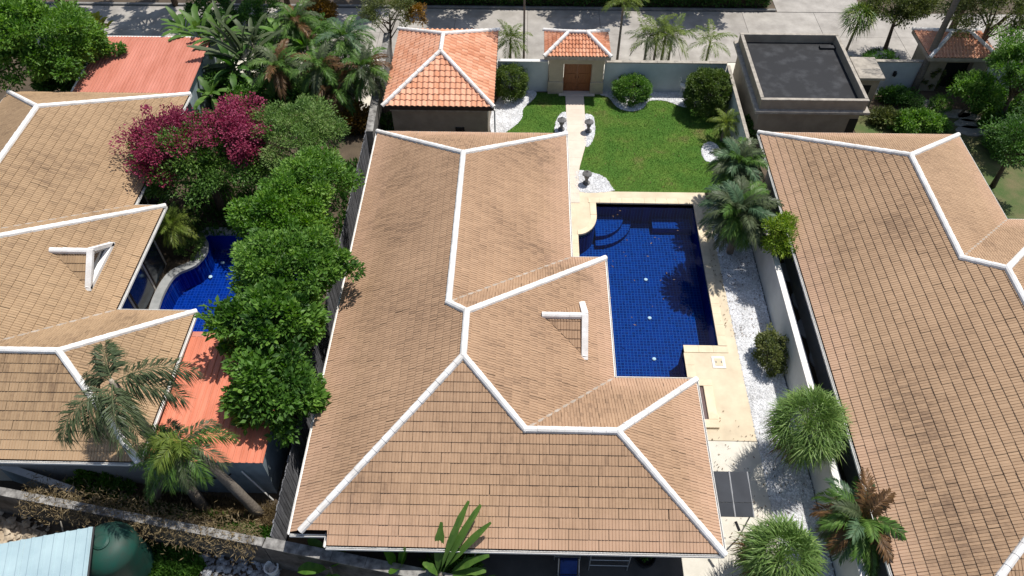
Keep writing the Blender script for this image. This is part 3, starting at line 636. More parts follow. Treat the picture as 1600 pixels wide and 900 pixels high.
bed('gravel_bed', [G(900, 268), G(925, 270), G(945, 278), G(956, 293), G(955, 299), G(905, 299)], 2, 1600, label='white gravel bed at the pool corner of the lawn')
bed('gravel_bed', [G(912, 182), G(924, 180), G(929, 190), G(928, 215), G(917, 230), G(912, 215)], 3, 700, label='white gravel patch east of the garden path')
bed('gravel_bed', [G(885, 178), G(876, 178), G(869, 190), G(868, 208), G(885, 212)], 4, 600, label='white gravel patch west of the garden path')
bed('gravel_bed', [G(938, 148), G(950, 152), G(965, 168), G(985, 174), G(1003, 170), G(1015, 158), G(1040, 158), G(1070, 168), G(1100, 165), G(1110, 140), G(1020, 138), G(945, 139)], 5, 2600, label='white gravel bed along the front wall east of the gate')
bed('gravel_bed', [G(833, 142), G(836, 152), G(818, 170), G(815, 185), G(800, 200), G(775, 214), G(766, 200), G(770, 170), G(790, 145)], 6, 2600, label='white gravel bed round the shrub beside the garage')
bed('gravel_bed', [G(1100, 226), G(1112, 222), G(1124, 232), G(1122, 250), G(1104, 252), G(1096, 238)], 7, 700, label='small white gravel patch under the yellow palm')
bed('gravel_bed', [G(590, 194), G(612, 190), G(640, 193), G(655, 205), G(640, 222), G(600, 222)], 8, 900, label='white gravel bed behind the garage near the plank fence')

# turf blades
def patch(P, sd):
    x, y = P[:, 0], P[:, 1]; v = 0.30+0.14*np.sin(x*1.3+sd+1.2*np.sin(y*.8))+0.10*np.sin(y*2.1+x*.7+sd)+0.08*np.sin(x*4.3-y*3.1)
    if sd == 21: v = v+0.42*np.clip((31.2-y)/2.2, 0, 1)*(.6+.4*np.sin(x*1.9)**2)+.25*np.clip((4.6-x)/1.0, 0, 1)-.12*np.clip((x-7)/3, 0, 1)
    return v
def turf(poly, n, seed, label, h=0.07, m=None, asp=0.35):
    P = scatter(poly, n, seed)
    for bp_ in BEDS: P = P[~inpoly(P, bp_)]; g = np.random.default_rng(seed); k = len(P)
    P3 = np.concatenate([P, np.zeros((k, 1))], 1); D = g.normal(0, 0.5, (k, 3)); D[:, 2] = 1
    return tag(add('grass', leaves_mesh('grass', P3, D, h*(0.6+0.8*g.random(k)), asp, g, np.clip(patch(P, seed)+g.normal(0, 0.15, k), 0, 1)), m or M['grass']), label, 'grass', kind='stuff')
turf(ccw(lawnR), 70000, 21, 'short green grass of the main garden lawn', h=.05)
turf(ccw(lawnL), 30000, 22, 'short green grass of the lawn west of the path', h=.05)

# ================================================================== VILLAS
KP = 0.54334
def villa(name, label, q, ze, tm, seed, notch=None, dormer=None, walls=None):
    x0, x1, x2, x3, yT, yE, yF, yB = q; h = lambda d: ze+KP*d
    w1, w2, dl = (x1-x0)/2, (x2-x0)/2, (yF-yB)/2
    A, B_, E_, IE, IF, F_, D_, C_ = (x0, yT, ze), (x1, yT, ze), (x2, yE, ze), (x1, yE, ze), (x2, yF, ze), (x3, yF, ze), (x3, yB, ze), (x0, yB, ze)
    P1, P2, P3, P4 = (x0+w1, yT-w1, h(w1)), (x0+w1, yE-w1, h(w1)), (x0+w2, yE-w2, h(w2)), (x0+w2, yB+w2, h(w2))
    P5, P6 = (x2-dl, yB+dl, h(dl)), (x3-dl, yB+dl, h(dl))
    t = thing(name, ((x0+x2)/2, (yT+yB)/2, 0), label, 'house')
    nd, nx = notch or (0, 0)
    nz = ze+KP*nd
    front = ([[(x0+nd, yB+nd, nz), (x0+nx, yB+nd, nz), (x0+nx, yB+nx, h(nx))], [(x0+nx, yB, ze), (x2-dl, yB, ze), P5, P4, (x0+nx, yB+nx, h(nx))]] if notch else [[C_, (x2-dl, yB, ze), P5, P4]])+[[(x2-dl, yB, ze), D_, P6, P5]]
    lb = (x0, yB+nd, ze) if notch else C_
    left = [[A, (x0, P2[1], ze), P2, P1], [(x0, P2[1], ze), lb]+([(x0+nd, yB+nd, nz)] if notch else [])+[P4, P3, P2]]
    faces = [(face_frame(C_, D_, P4), front), (face_frame(A, C_, P3), left), (face_frame(B_, A, P1), [[B_, A, P1]]), (face_frame(IE, B_, P1), [[IE, B_, P1, P2]]),
             (face_frame(E_, IE, P3), [[E_, IE, P2, P3]]), (face_frame(IF, E_, P3), [[IF, E_, P3, P4, P5]]), (face_frame(F_, IF, P5), [[F_, IF, P5, P6]]), (face_frame(D_, F_, P6), [[D_, F_, P6]])]
    plan = [A, lb]+([(x0+nx, yB+nd), (x0+nx, yB)] if notch else [])+[D_, F_, IF, E_, IE, B_]
    roof = roof_solid(t, [p for _, ps in faces for p in ps], M['sheath'], ze, plan)
    tile_faces(roof, faces, tile_flat, 0.335, 0.345, tm, seed)
    hipend = (x0+nd, yB+nd, nz) if notch else C_
    for a, b in ((A, P1), (B_, P1), (P1, P2), (P2, P3), (E_, P3), (P3, P4), (hipend, P4), (P4, P5), (P5, P6), (P6, F_), (P6, D_)): cap(roof, a, b)
    for a, b in ((IE, P2), (IF, P5)):      # valleys
        a, b = np.array(a), np.array(b); s = np.cross(b-a, (0, 0, 1)); s = s/np.linalg.norm(s)*0.05
        MB().poly([a-s+(0, 0, .035), a+s+(0, 0, .035), b+s+(0, 0, .035), b-s+(0, 0, .035)]).build('valley_flashing', M['mortar'], roof)
    pl = ccw([tuple(p[:2]) for p in plan]); n = len(pl)
    for i in range(n):
        a, b = np.array(pl[i]), np.array(pl[(i+1) % n]); d = (b-a)/np.linalg.norm(b-a); o = np.array((d[1], -d[0]))
        gutter(t, a+o*0.035-d*0.03, b+o*0.035+d*0.03, o, M['white'], ze-0.045)
    i_ = 0.75
    for nm, poly in (walls or (('wall', [(x0+i_, yT-i_), (x0+i_, yB+i_), (x3-i_, yB+i_), (x3-i_, yF-i_), (x2-i_, yF-i_), (x2-i_, yE-i_), (x1-i_, yE-i_), (x1-i_, yT-i_)]),)):
        MB().prism(ccw(poly), -0.05, ze-0.17).build(nm, M['housewall'], t)
    if dormer:
        xe, xr, ya, yb, za = dormer; ym = (ya+yb)/2; zp = lambda x: ze+KP*(x2-x)
        ax, el, er, rs = (xe, ym, za), (xe, ya, zp(xe)), (xe, yb, zp(xe)), (xr, ym, za)
        gb = MB(); gb.hexa([(xe-0.16, yb, zp(xe)-0.05), (xe-0.06, yb, zp(xe)-0.05), (xe-0.06, ya, zp(xe)-0.05), (xe-0.16, ya, zp(xe)-0.05)], [(xe-0.16, ym-0.02, za-0.06), (xe-0.06, ym-0.02, za-0.06), (xe-0.06, ym+0.02, za-0.06), (xe-0.16, ym+0.02, za-0.06)])
        dm = gb.build('dormer', M['white'], t)
        s = 0.66; yc = ym; zc = zp(xe)+(za-zp(xe))*0.08; hy = (ya-yb)/2*0.74; MB().hexa([(xe-0.058, yc-hy, zc), (xe-0.05, yc-hy, zc), (xe-0.05, yc+hy, zc), (xe-0.058, yc+hy, zc)], [(xe-0.058, yc-0.02, zc+(za-zc)*0.74), (xe-0.05, yc-0.02, zc+(za-zc)*0.74), (xe-0.05, yc+0.02, zc+(za-zc)*0.74), (xe-0.058, yc+0.02, zc+(za-zc)*0.74)]).build('pane', M['glass'], dm)
        up_ = np.array((0, 0, 0.03))
        fs = [(face_frame((xe, ya, zp(xe)), (xr, ya, zp(xe)), ax), [[tuple(np.array(q)+up_) for q in (el, ax, rs)]]), (face_frame((xr, yb, zp(xe)), (xe, yb, zp(xe)), ax), [[tuple(np.array(q)+up_) for q in (er, ax, rs)]])]
        fs = [((np.array(f[0][0])+up_, f[0][1], f[0][2], f[0][3]), f[1]) for f in fs]
        MB().poly([el, ax, rs]).poly([er, rs, ax]).build('slope_board', M['sheath'], dm)
        tile_faces(dm, fs, tile_flat, 0.335, 0.345, tm, seed+5, 40)
        cap(dm, rs, (xe-0.1, ym, za), wd=0.27, h=0.11, lift=0.05)
        MB().hexa([(xe-.06, yb-.05, zp(xe)-.02), (xe+.14, yb-.05, zp(xe)-.10), (xe+.14, ya+.05, zp(xe)-.10), (xe-.06, ya+.05, zp(xe)-.02)], [(xe-.06, yb-.05, zp(xe)+.14), (xe+.14, yb-.05, zp(xe)+.10), (xe+.14, ya+.05, zp(xe)+.10), (xe-.06, ya+.05, zp(xe)+.14)]).build('sill', M['ridge'], dm, recalc=True)
        for e2 in (el, er):
            a, b = np.array(e2)+(0.05, 0, 0.02), np.array(ax)+(0.05, 0, 0.10); dd = (b-a)/np.linalg.norm(b-a); nn_ = np.cross((1, 0, 0), dd); nn_ = nn_*(1 if nn_[2] > 0 else -1); a = a-dd*0.12
            q = [a-(0.16, 0, 0), a+(0.09, 0, 0), b+(0.09, 0, 0), b-(0.16, 0, 0)]
            MB().hexa([p-nn_*0.06 for p in q], [p+nn_*0.09 for p in q]).build('bargeboard', M['ridge'], dm, recalc=True)
    return t
mq = (-7.736, 2.085, 3.60, 6.778, 29.839, 20.985, 14.557, 7.66)
mw = (('wall', [(-6.9, 29.0), (-6.9, 11.2), (5.9, 11.2), (5.9, 13.7), (2.75, 13.7), (2.75, 20.2), (1.3, 20.2), (1.3, 29.0)]),)
mainv = villa('villa', 'central tan-tiled villa with white ridges beside the large pool', mq, 3.0, M['tile_tan'], 3, notch=(0.42, 1.3), dormer=(2.42, 0.81, 17.75, 15.1, 4.52), walls=mw)
for x, y in ((-6.7, 8.5), (-1.6, 8.5), (3.0, 9.0), (5.9, 9.0)): MB().box(x-0.16, x+0.16, y-0.16, y+0.16, 0, 2.85).build('post', M['housewall'], mainv)
wv = villa('villa', 'ochre-tiled villa partly out of frame on the west side, palm fronds over its corner', (-28.46, -18.48, -17.0, -13.68, 32.67, 23.75, 17.4, 10.49), 3.2, M['tile_ochre'], 4, dormer=(-18.13, -19.78, 20.59, 18.06, 4.71))
villa('villa', 'warm tan villa roof filling the east edge behind the white wall', (12.2, 22.47, 24.62, 27.79, 30.12, 23.79, 14.13, 3.99), 3.02, M['tile_warm'], 5)

for x, y0, y1 in ((-19.23, 24.2, 25.9), (-19.23, 26.1, 27.8), (-19.23, 28.0, 29.7), (-17.75, 17.6, 19.3), (-17.75, 19.5, 21.2), (-17.75, 21.4, 22.8)):  # dark panels with glossy faces, added to darken the pale east walls
    wn = MB().box(x+.002, x+.05, y0, y1, .08, 2.55).build('dark_panel', M['fascia'], wv); MB().box(x+.051, x+.056, y0+.07, y1-.07, .15, 2.48).build('pane', M['glass'], wn)
def hip_house(name, label, cat, x0, x1, y0, y1, ze, kp, tm, tf, tw, tg, seed, wall_m, inset=0.35, fasc='fascia', nmax=300):
    t = thing(name, ((x0+x1)/2, (y0+y1)/2, 0), label, cat); wx, wy = x1-x0, y1-y0; w_ = min(wx, wy)/2; z = ze+kp*w_
    c = [(x0, y0, ze), (x1, y0, ze), (x1, y1, ze), (x0, y1, ze)]
    if wy >= wx: r1, r2 = ((x0+x1)/2, y0+w_, z), ((x0+x1)/2, y1-w_, z); fl = [(c[0], c[1], [r1]), (c[1], c[2], [r2, r1]), (c[2], c[3], [r2]), (c[3], c[0], [r1, r2])]; hips = [(c[0], r1), (c[1], r1), (c[2], r2), (c[3], r2)]
    else: r1, r2 = (x0+w_, (y0+y1)/2, z), (x1-w_, (y0+y1)/2, z); fl = [(c[0], c[1], [r2, r1]), (c[1], c[2], [r2]), (c[2], c[3], [r1, r2]), (c[3], c[0], [r1])]; hips = [(c[0], r1), (c[3], r1), (c[1], r2), (c[2], r2)]
    faces = [(face_frame(a, b, r_[0]), [[a, b]+r_]) for a, b, r_ in fl]
    roof = roof_solid(t, [f[1][0] for f in faces], M['sheath'], ze, c, depth=0.14)
    tile_faces(roof, faces, tf, tw, tg, tm, seed, nmax)
    for a, b in hips+[(r1, r2)]: cap(roof, a, b, wd=0.23, h=0.09, lift=0.06)
    for i, (a, b) in enumerate(((c[0], c[1]), (c[1], c[2]), (c[2], c[3]), (c[3], c[0]))):
        a, b = np.array(a[:2]), np.array(b[:2]); d = (b-a)/np.linalg.norm(b-a); o = np.array((d[1], -d[0])); q = lambda p, s, zz: (p[0]+o[0]*s, p[1]+o[1]*s, zz)
        MB().hexa([q(a-d*.02, .004, ze-0.24), q(b+d*.02, .004, ze-0.24), q(b+d*.02, .03, ze-0.24), q(a-d*.02, .03, ze-0.24)], [q(a-d*.02, .004, ze-0.02), q(b+d*.02, .004, ze-0.02), q(b+d*.02, .03, ze-0.02), q(a-d*.02, .03, ze-0.02)]).build('fascia_board', M[fasc], t, recalc=True)
    if wall_m is not None: MB().box(x0+inset, x1-inset, y0+inset, y1-inset, -0.05, ze-0.145).build('wall', wall_m, t)
    return t
ga = hip_house('garage', 'garage with orange pantile hip roof between the villa and the lane', 'garage', -7.78, -1.78, 32.1, 39.85, 3.0, 0.5, M['tile_orange'], tile_wave, 0.30, 0.36, 6, M['bldgbeige'])
MB().box(-3.95, -3.45, 32.38, 32.449, 1.05, 1.35).build('vent_box', M['black'], ga)
MB().box(-7.5, -2.1, 32.37, 32.449, 2.45, 2.62).build('wall_band', M['greycap'], ga)
MB().tube([(-1.72, 32.2, 0), (-1.72, 32.2, 2.75)], 0.045, 8).build('downpipe', M['white'], ga)

gq = [G(850, 84, 2.84), G(955, 84, 2.84)]
gx0, gx1 = gq[0][0]+0.05, gq[1][0]-0.05
gt = hip_house('gatehouse', 'small beige gatehouse with orange tiled roof and brown double gate', 'gatehouse', gx0, gx1, 37.35, 40.15, 2.84, 0.52, M['tile_orange'], tile_wave, 0.20, 0.27, 7, None, fasc='mortar')
MB().box(1.37, 2.22, 37.72, 39.6, -0.05, 2.10).build('pillar', M['beige'], gt); MB().box(3.93, 4.63, 37.72, 39.6, -0.05, 2.10).build('pillar', M['beige'], gt)
MB().box(1.34, 4.66, 37.70, 39.62, 2.10, 2.695).build('lintel', M['beige'], gt)
for x0, x1 in ((1.31, 2.25), (3.90, 4.69)): MB().box(x0, x1, 37.66, 39.6, -0.04, 0.86, 0.03).build('plinth', M['beige'], gt)
MB().box(2.0, 4.2, 37.45, 37.95, -0.05, 0.06, 0.01).build('threshold', M['path'], gt)
for i, x in enumerate((2.255, 3.085)):
    dr = MB().box(x, x+0.825, 37.93, 37.99, 0.03, 2.095).build('door', M['wood'], gt)
    for z0, z1 in ((0.12, 0.62), (0.74, 1.30), (1.42, 2.0)): MB().box(x+0.1, x+0.71, 37.905, 37.929, z0, z1, 0).build('panel', M['wood'], dr)
    MB().tube([(x+(0.74 if i == 0 else 0.08), 37.88, 1.0), (x+(0.74 if i == 0 else 0.08), 37.88, 1.12)], 0.012, 6).build('handle', M['fascia'], dr)

# ------------------------------------------------------------------ walls and fences
def wall(name, label, cat, a, b, th, h, m, capm=None, z0=-0.05, capw=0.03, caph=0.06, seg=None, group=None):
    a, b = np.array(a, float), np.array(b, float); d = (b-a)/np.linalg.norm(b-a); o = np.array((-d[1], d[0]))
    t = thing(name, (*((a+b)/2), 0), label, cat, group)
    q = lambda p, s: tuple(p+o*s)
    MB().prism(ccw([q(a, -th/2), q(b, -th/2), q(b, th/2), q(a, th/2)]), z0, h).build('wall_body', m, t)
    if capm:
        L = np.linalg.norm(b-a); n = max(1, round(L/(seg or L))); s = L/n
        for i in range(n):
            p1, p2 = a+d*(i*s+0.006), a+d*((i+1)*s-0.006); w2 = th/2+capw
            MB().prism(ccw([q(p1, -w2), q(p2, -w2), q(p2, w2), q(p1, w2)]), h+0.002, h+caph).build('coping_stone', capm, t)
    return t
wall('garden_wall', 'white rendered front wall between the garage and the gatehouse', 'wall', (-1.75, 38.05), (1.30, 38.05), 0.2, 2.05, M['wallwhite'], M['white'], seg=1.0)
wall('garden_wall', 'white rendered front wall east of the gatehouse with palms behind', 'wall', (4.72, 38.05), (12.0, 38.05), 0.2, 2.05, M['wallwhite'], M['greycap'], seg=1.0)
wall('boundary_wall', 'long white boundary wall beside the gravel strip east of the pool', 'wall', (11.68, 6.0), (11.68, 28.4), 0.26, 1.95, M['wallwhite'], M['white'], capw=0.01, seg=2.0)
wall('boundary_wall', 'thin pale boundary wall between the lawn and the flat-roofed building', 'wall', (11.98, 28.45), (12.08, 37.9), 0.15, 1.95, M['wallwhite'], M['greycap'], capw=0.02, seg=2.0)
wall('garden_wall', 'grey front wall east of the flat-roofed building with a small dark lamp', 'wall', (19.4, 38.75), (24.6, 38.75), 0.2, 1.85, M['wallwhite'], M['greycap'], seg=1.0)
wall('garden_wall', 'shaded front wall east of the neighbouring gatehouse', 'wall', (28.0, 38.75), (42, 38.75), 0.2, 1.85, M['wallwhite'], M['greycap'], seg=1.0)
wall('side_wall', 'weathered grey side wall west of the orange-roofed garage', 'wall', (-8.55, 31.2), (-8.85, 41.2), 0.34, 1.9, M['grey'], M['wallcap'], capw=0.03, seg=1.6)
wall('block_wall', 'stained dark block wall below the tall palms, dry weeds along it', 'wall', (-20.5, 10.12), (-8.95, 8.16), 0.24, 1.85, M['blockwall'], M['wallcap'], seg=1.2)
wall('block_wall', 'grey capped wall running under the front eave corner of the central villa', 'wall', (-8.9, 8.14), (-1.6, 6.86), 0.26, 1.9, M['blockwall'], M['wallcap'], capw=0.06, seg=1.15)
wall('yard_wall', 'low white-topped yard wall below the west villa eave', 'wall', (-22, 11.9), (-16.9, 10.35), 0.2, 1.1, M['shedwall'], M['white'], seg=2.0)
# plank fence west of the central villa
fe = thing('plank_fence', (-8.75, 20, 0), 'grey vertical plank fence along the west eave of the central villa', 'fence')
rg = random.Random(5); yy = 8.35; pm = None
while yy < 31.0:
    wd_ = rg.uniform(0.13, 0.17); hh = 2.0+rg.uniform(-0.05, 0.06); x = -8.72+rg.uniform(-0.012, 0.012)
    MB().box(x-0.014, x+0.014, yy, yy+wd_-0.018, 0.03, hh).build('plank', M['plank'], fe); yy += wd_
for z in (0.5, 1.6): MB().box(-8.80, -8.738, 8.3, 31.0, z, z+0.09).build('rail', M['plank'], fe)

# ------------------------------------------------------------------ flat-roofed building
nl, nr, fl_, fr_ = G(1191, 156, 3.3), G(1358, 156, 3.3), G(1157, 52, 3.3), G(1308, 52, 3.3)
bx0, bx1 = (nl[0]+fl_[0])/2, (nr[0]+fr_[0])/2; by0, by1 = (nl[1]+nr[1])/2, (fl_[1]+fr_[1])/2
fb = thing('flat_roof_building', ((bx0+bx1)/2, (by0+by1)/2, 0), 'beige building with black bitumen flat roof and parapet near the lane', 'building')
MB().box(bx0+0.12, bx1-0.12, by0+0.12, by1-0.12, -0.05, 2.5).build('wall', M['bldgbeige'], fb)
MB().box(bx0-0.22, bx1+0.22, by0-0.22, by1+0.22, 2.502, 2.66, 0.02).build('ledge', M['greycap'], fb)
for a in ((bx0, bx1, by0, by0+0.16), (bx0, bx1, by1-0.16, by1), (bx0, bx0+0.16, by0+0.162, by1-0.162), (bx1-0.16, bx1, by0+0.162, by1-0.162)):
    pa = MB().box(*a, 2.662, 3.24).build('parapet', M['bldgbeige'], fb); e = 0.03
    MB().box(a[0]-(e if a[0] == bx0 else -0.003 if a[3]-a[2] > 1 else e), a[1]+(e if a[1] == bx1 else 0.003), a[2]-(e if a[2] == by0 else -0.035 if a[3]-a[2] > 1 else 0.003), a[3]+(e if a[3] == by1 else -0.035 if a[3]-a[2] > 1 else 0.003), 3.242, 3.30, 0.008).build('coping_stone', M['greycap'], pa)
MB().box(bx0+0.162, bx1-0.162, by0+0.162, by1-0.162, 2.662, 2.78).build('roof', M['bitumen'], fb)
MB().box(bx1-1.1, bx1-0.2, by1-0.9, by1-0.6, 2.782, 2.9).build('roof_box', M['bitumen'], fb)
MB().box(bx1-0.6, bx1-0.11, by0+0.10, by0+0.117, 0, 2.0).build('door', M['black'], fb)
an = thing('annex', (20.2, 37.4, 0), 'small flat-topped annex tucked beside the black-roofed building', 'building')
MB().box(19.55, 20.75, 36.6, 38.6, -0.05, 2.05).build('wall', M['bldgbeige'], an); MB().box(19.4, 20.9, 36.4, 38.62, 2.052, 2.22, 0.02).build('roof', M['greycap'], an)
MB().box(19.75, 20.35, 36.585, 36.599, 0.2, 1.6).build('door', M['black'], an)
# neighbouring gatehouse
g2 = hip_house('gatehouse', 'neighbouring gatehouse with small orange tiled roof in dappled shade', 'gatehouse', 23.9, 27.95, 38.1, 41.2, 2.55, 0.52, M['tile_orange'], tile_wave, 0.20, 0.27, 8, None, fasc='mortar', nmax=200)
MB().box(24.3, 25.3, 38.5, 40.7, -0.05, 2.0).build('pillar', M['bldgbeige'], g2); MB().box(26.9, 27.75, 38.5, 40.7, -0.05, 2.0).build('pillar', M['bldgbeige'], g2)
MB().box(24.2, 27.85, 38.45, 40.8, 2.002, 2.405).build('lintel', M['bldgbeige'], g2); MB().box(25.3, 26.9, 38.9, 38.96, 0.02, 2.0).build('door', M['black'], g2)
wl2 = thing('wall_lamp', (22.5, 38.6, 1.0), 'small dark lamp fixed to the grey front wall', 'lamp')
MB().box(22.42, 22.58, 38.56, 38.648, 0.95, 1.25).build('bracket', M['black'], wl2); MB().lathe((22.5, 38.5, 0.95), [(0.05, 0), (0.09, 0.1), (0.09, 0.25), (0.03, 0.3)], 10).build('lamp_shade', M['black'], wl2)

# ------------------------------------------------------------------ metal sheds
def sheet_roof(t, nl_, nr_, fr, fl, m, pitch=0.25, sheet_w=0.75, rib=0.035, name='roof_sheet'):
    nl_, nr_, fr, fl = (np.array(p, float) for p in (nl_, nr_, fr, fl)); W = np.linalg.norm(nr_-nl_); n = max(1, round(W/sheet_w)); per = max(1, round(sheet_w/pitch))
    up_ = np.cross(nr_-nl_, fl-nl_); up_ /= np.linalg.norm(up_); up_ *= 1 if up_[2] > 0 else -1
    for i in range(n):
        us = []; zs = []
        for k_ in range(per):
            for f, z in ((0, 0), (0.55, 0), (0.66, rib), (0.84, rib), (0.95, 0)): us.append((k_+f)/per); zs.append(z)
        us.append(1.0); zs.append(0); off = 0.004*(i % 2); mb = MB()
        for a, b in ((nl_, nr_), (fl, fr)):
            for u, z in zip(us, zs): mb.v.append(tuple(a+(b-a)*((i+u)/n)+up_*(z+off)))
        k_ = len(us)
        for j in range(k_-1): mb.f.append((j, j+1, k_+j+1, k_+j))
        mb.build(name, m, t)
sh = thing('shed', (-22.7, 36.5, 0), 'shed with faded red ribbed metal roof behind the west villa', 'shed')
a, b, c, d = G(112, 144, 2.75), G(302, 146, 2.75), G(315, 60, 3.1), G(157, 62, 3.1)
sheet_roof(sh, (a[0], a[1], 2.75), (-18.9, a[1], 2.75), (-18.9, d[1], 3.1), (d[0], d[1], 3.1), M['redsheet'], pitch=0.19, sheet_w=0.76)
sheet_roof(sh, (d[0], d[1], 3.1), (-18.9, d[1], 3.1), (-18.9, d[1]+0.55, 2.98), (d[0], d[1]+0.55, 2.98), M['redsheet'], pitch=0.19, sheet_w=0.76)
MB().tube([(a[0]-.02, a[1], 2.77), (d[0]-.02, d[1], 3.12)], 0.05, 6).build('edge_flashing', M['white'], sh); MB().box(d[0], -18.9, d[1]+0.52, d[1]+0.62, 2.93, 3.0).build('edge_flashing', M['white'], sh)
MB().box(a[0]+0.25, -19.1, a[1]+0.25, d[1]+0.35, -0.05, 2.62).build('wall', M['shedwall'], sh)
s2 = thing('shed', (-11.7, 13.6, 0), 'grey-blue shed with bright red ribbed metal roof beside the palms', 'shed')
sheet_roof(s2, (-14.1, 10.82, 2.62), (-9.42, 10.82, 2.62), (-9.42, 16.35, 2.85), (-14.1, 16.35, 2.85), M['redsheet2'], pitch=0.25, sheet_w=0.75)
MB().box(-14.1, -9.42, 16.36, 16.62, 2.78, 2.86).build('edge_flashing', M['redsheet'], s2)
MB().box(-14.0, -9.52, 10.92, 16.3, -0.05, 2.59).build('wall', M['shedwall'], s2)
MB().tube([(-10.4, 10.85, 1.9), (-9.6, 10.6, 0.05)], 0.03, 6).build('downpipe', M['white'], s2)
MB().tube([(-12.2, 10.88, 1.2), (-11.2, 10.88, 1.25), (-10.9, 10.88, 1.6)], 0.03, 6).build('cable', M['black'], s2)
bs = thing('shed', (-17, 6.5, 0), 'shed with pale blue ribbed metal roof in the lower west corner', 'shed')
n1, n2 = G(0, 850, 2.8), G(145, 823, 2.8)
dirr = (n2-n1)/np.linalg.norm(n2-n1); n0 = n1-dirr*5; dn = np.array((0.22*1.0, -1.0, 0)); dn = G(132, 900, 2.8)-n2; dn = dn/np.linalg.norm(dn)*5.0
sheet_roof(bs, n0+dn-(0, 0, .5), n2+dn-(0, 0, .5), n2, n0, M['bluesheet'], pitch=0.36, sheet_w=0.72, rib=0.045)
e1 = n2+np.array((0.03, 0, -0.03)); MB().tube([e1, e1+dn-(0, 0, .5)], 0.04, 6).build('edge_flashing', M['black'], bs)
wp = [n0+dirr*0.4+dn*0.06, n2-dirr*0.35+dn*0.06, n2-dirr*0.35+dn, n0+dirr*0.4+dn]; MB().prism(ccw([tuple(p[:2]) for p in wp]), -0.05, 2.2).build('wall', M['shedwall'], bs)

# water tank, drum and yard clutter
tk = thing('water_tank', (-14.35, 7.85, 0), 'large dark green plastic water tank beside the pale blue shed roof', 'tank')
MB().lathe((-14.35, 7.85, 0), [(0.98, 0), (1.0, 0.1)]+[(1.0-0.02*(i % 2), 0.1+0.14*i) for i in range(1, 13)]+[(0.97, 1.9), (0.85, 2.12), (0.6, 2.3), (0.3, 2.38)], 36).build('tank_body', M['tank'], tk, smooth=True)
MB().lathe((-14.35, 7.85, 2.37), [(0.28, 0), (0.28, 0.06), (0.2, 0.1)], 20).build('lid', M['tank'], tk)
dr = thing('drum', (-16.0, 8.55, 0), 'round black drum with white fittings on its lid beside the green tank', 'drum')
MB().lathe((-16.0, 8.55, 0), [(0.42, 0), (0.44, 0.05), (0.42, 0.4), (0.44, 0.75), (0.44, 0.95), (0.38, 1.0)], 24).build('drum_body', M['black'], dr, smooth=True)
for a, b in (((-16.3, 8.5, 1.04), (-15.75, 8.75, 1.04)), ((-16.2, 8.32, 1.04), (-15.7, 8.55, 1.04)), ((-16.1, 8.45, 1.05), (-16.0, 8.65, 1.05))): MB().tube([a, b], 0.045, 6).build('fitting', M['white'], dr)
MB().tube([(-16.5, 8.6, 0), (-16.5, 8.62, 1.2), (-16.55, 8.9, 1.6)], 0.025, 6).build('hose', M['greycap'], dr)
sheet('sand_yard', [G(-60, 800), G(20, 812), G(65, 830), G(70, 860), G(-60, 880)], -0.01, M['sand'])
sheet('yard_slab', [G(180, 878), G(200, 850), G(225, 852), G(222, 876), G(262, 880), G(262, 960), G(170, 960)], -0.004, M['paleconc'])
# rubble heap
def rocks(name, label, poly, n, seed, r0, r1, m):
    g = np.random.default_rng(seed); P = scatter(poly, n*3, seed)[:n]; V = []; F = []; rn = []
    ico = np.array([(0, 0, 1), (.9, 0, .3), (.28, .85, .3), (-.72, .53, .3), (-.72, -.53, .3), (.28, -.85, .3), (0, 0, -.6)]); fc = [(0, i, i % 5+1) for i in range(1, 6)]+[(6, i % 5+1, i) for i in range(1, 6)]
    for p in P:
        r = r0+(r1-r0)*g.random()**2; k_ = len(V); q = ico*r*(0.7+0.6*g.random((7, 3))); a = g.random()*6.28; ca, sa = math.cos(a), math.sin(a)
        for v in q: V.append((p[0]+v[0]*ca-v[1]*sa, p[1]+v[0]*sa+v[1]*ca, v[2]*0.8+r*0.35))
        F += [(a_+k_, b_+k_, c_+k_) for a_, b_, c_ in fc]; rn += [g.random()]*10
    return tag(add(name, npmesh(name, V, np.array(F), rn), m), label, 'rubble', kind='stuff')
rocks('rubble', 'grey rubble heap at the foot of the dark block wall', ccw([tuple(G(*p)[:2]) for p in ((315, 868), (400, 872), (440, 880), (440, 930), (320, 930))]), 420, 31, 0.04, 0.16, M['rubble'])
rocks('rubble', 'brown rocks and clods in the sandy lower west yard', ccw([tuple(G(*p)[:2]) for p in ((-20, 800), (50, 805), (95, 835), (60, 850), (-20, 850))]), 120, 32, 0.05, 0.2, M['sand'])
wb = thing('bucket', G(428, 893), 'white plastic bucket on the rubble below the block wall', 'bucket'); c = G(428, 893)
MB().lathe((c[0], c[1], 0), [(0.17, 0), (0.2, 0.02), (0.25, 0.42), (0.27, 0.45), (0.22, 0.45), (0.19, 0.1)], 16).build('bucket_body', M['white'], wb); MB().tube([(c[0]-.26, c[1], .42), (c[0]-.2, c[1]-.15, .3), (c[0]+.2, c[1]-.15, .3), (c[0]+.26, c[1], .42)], 0.012, 5).build('handle', M['metal'], wb)

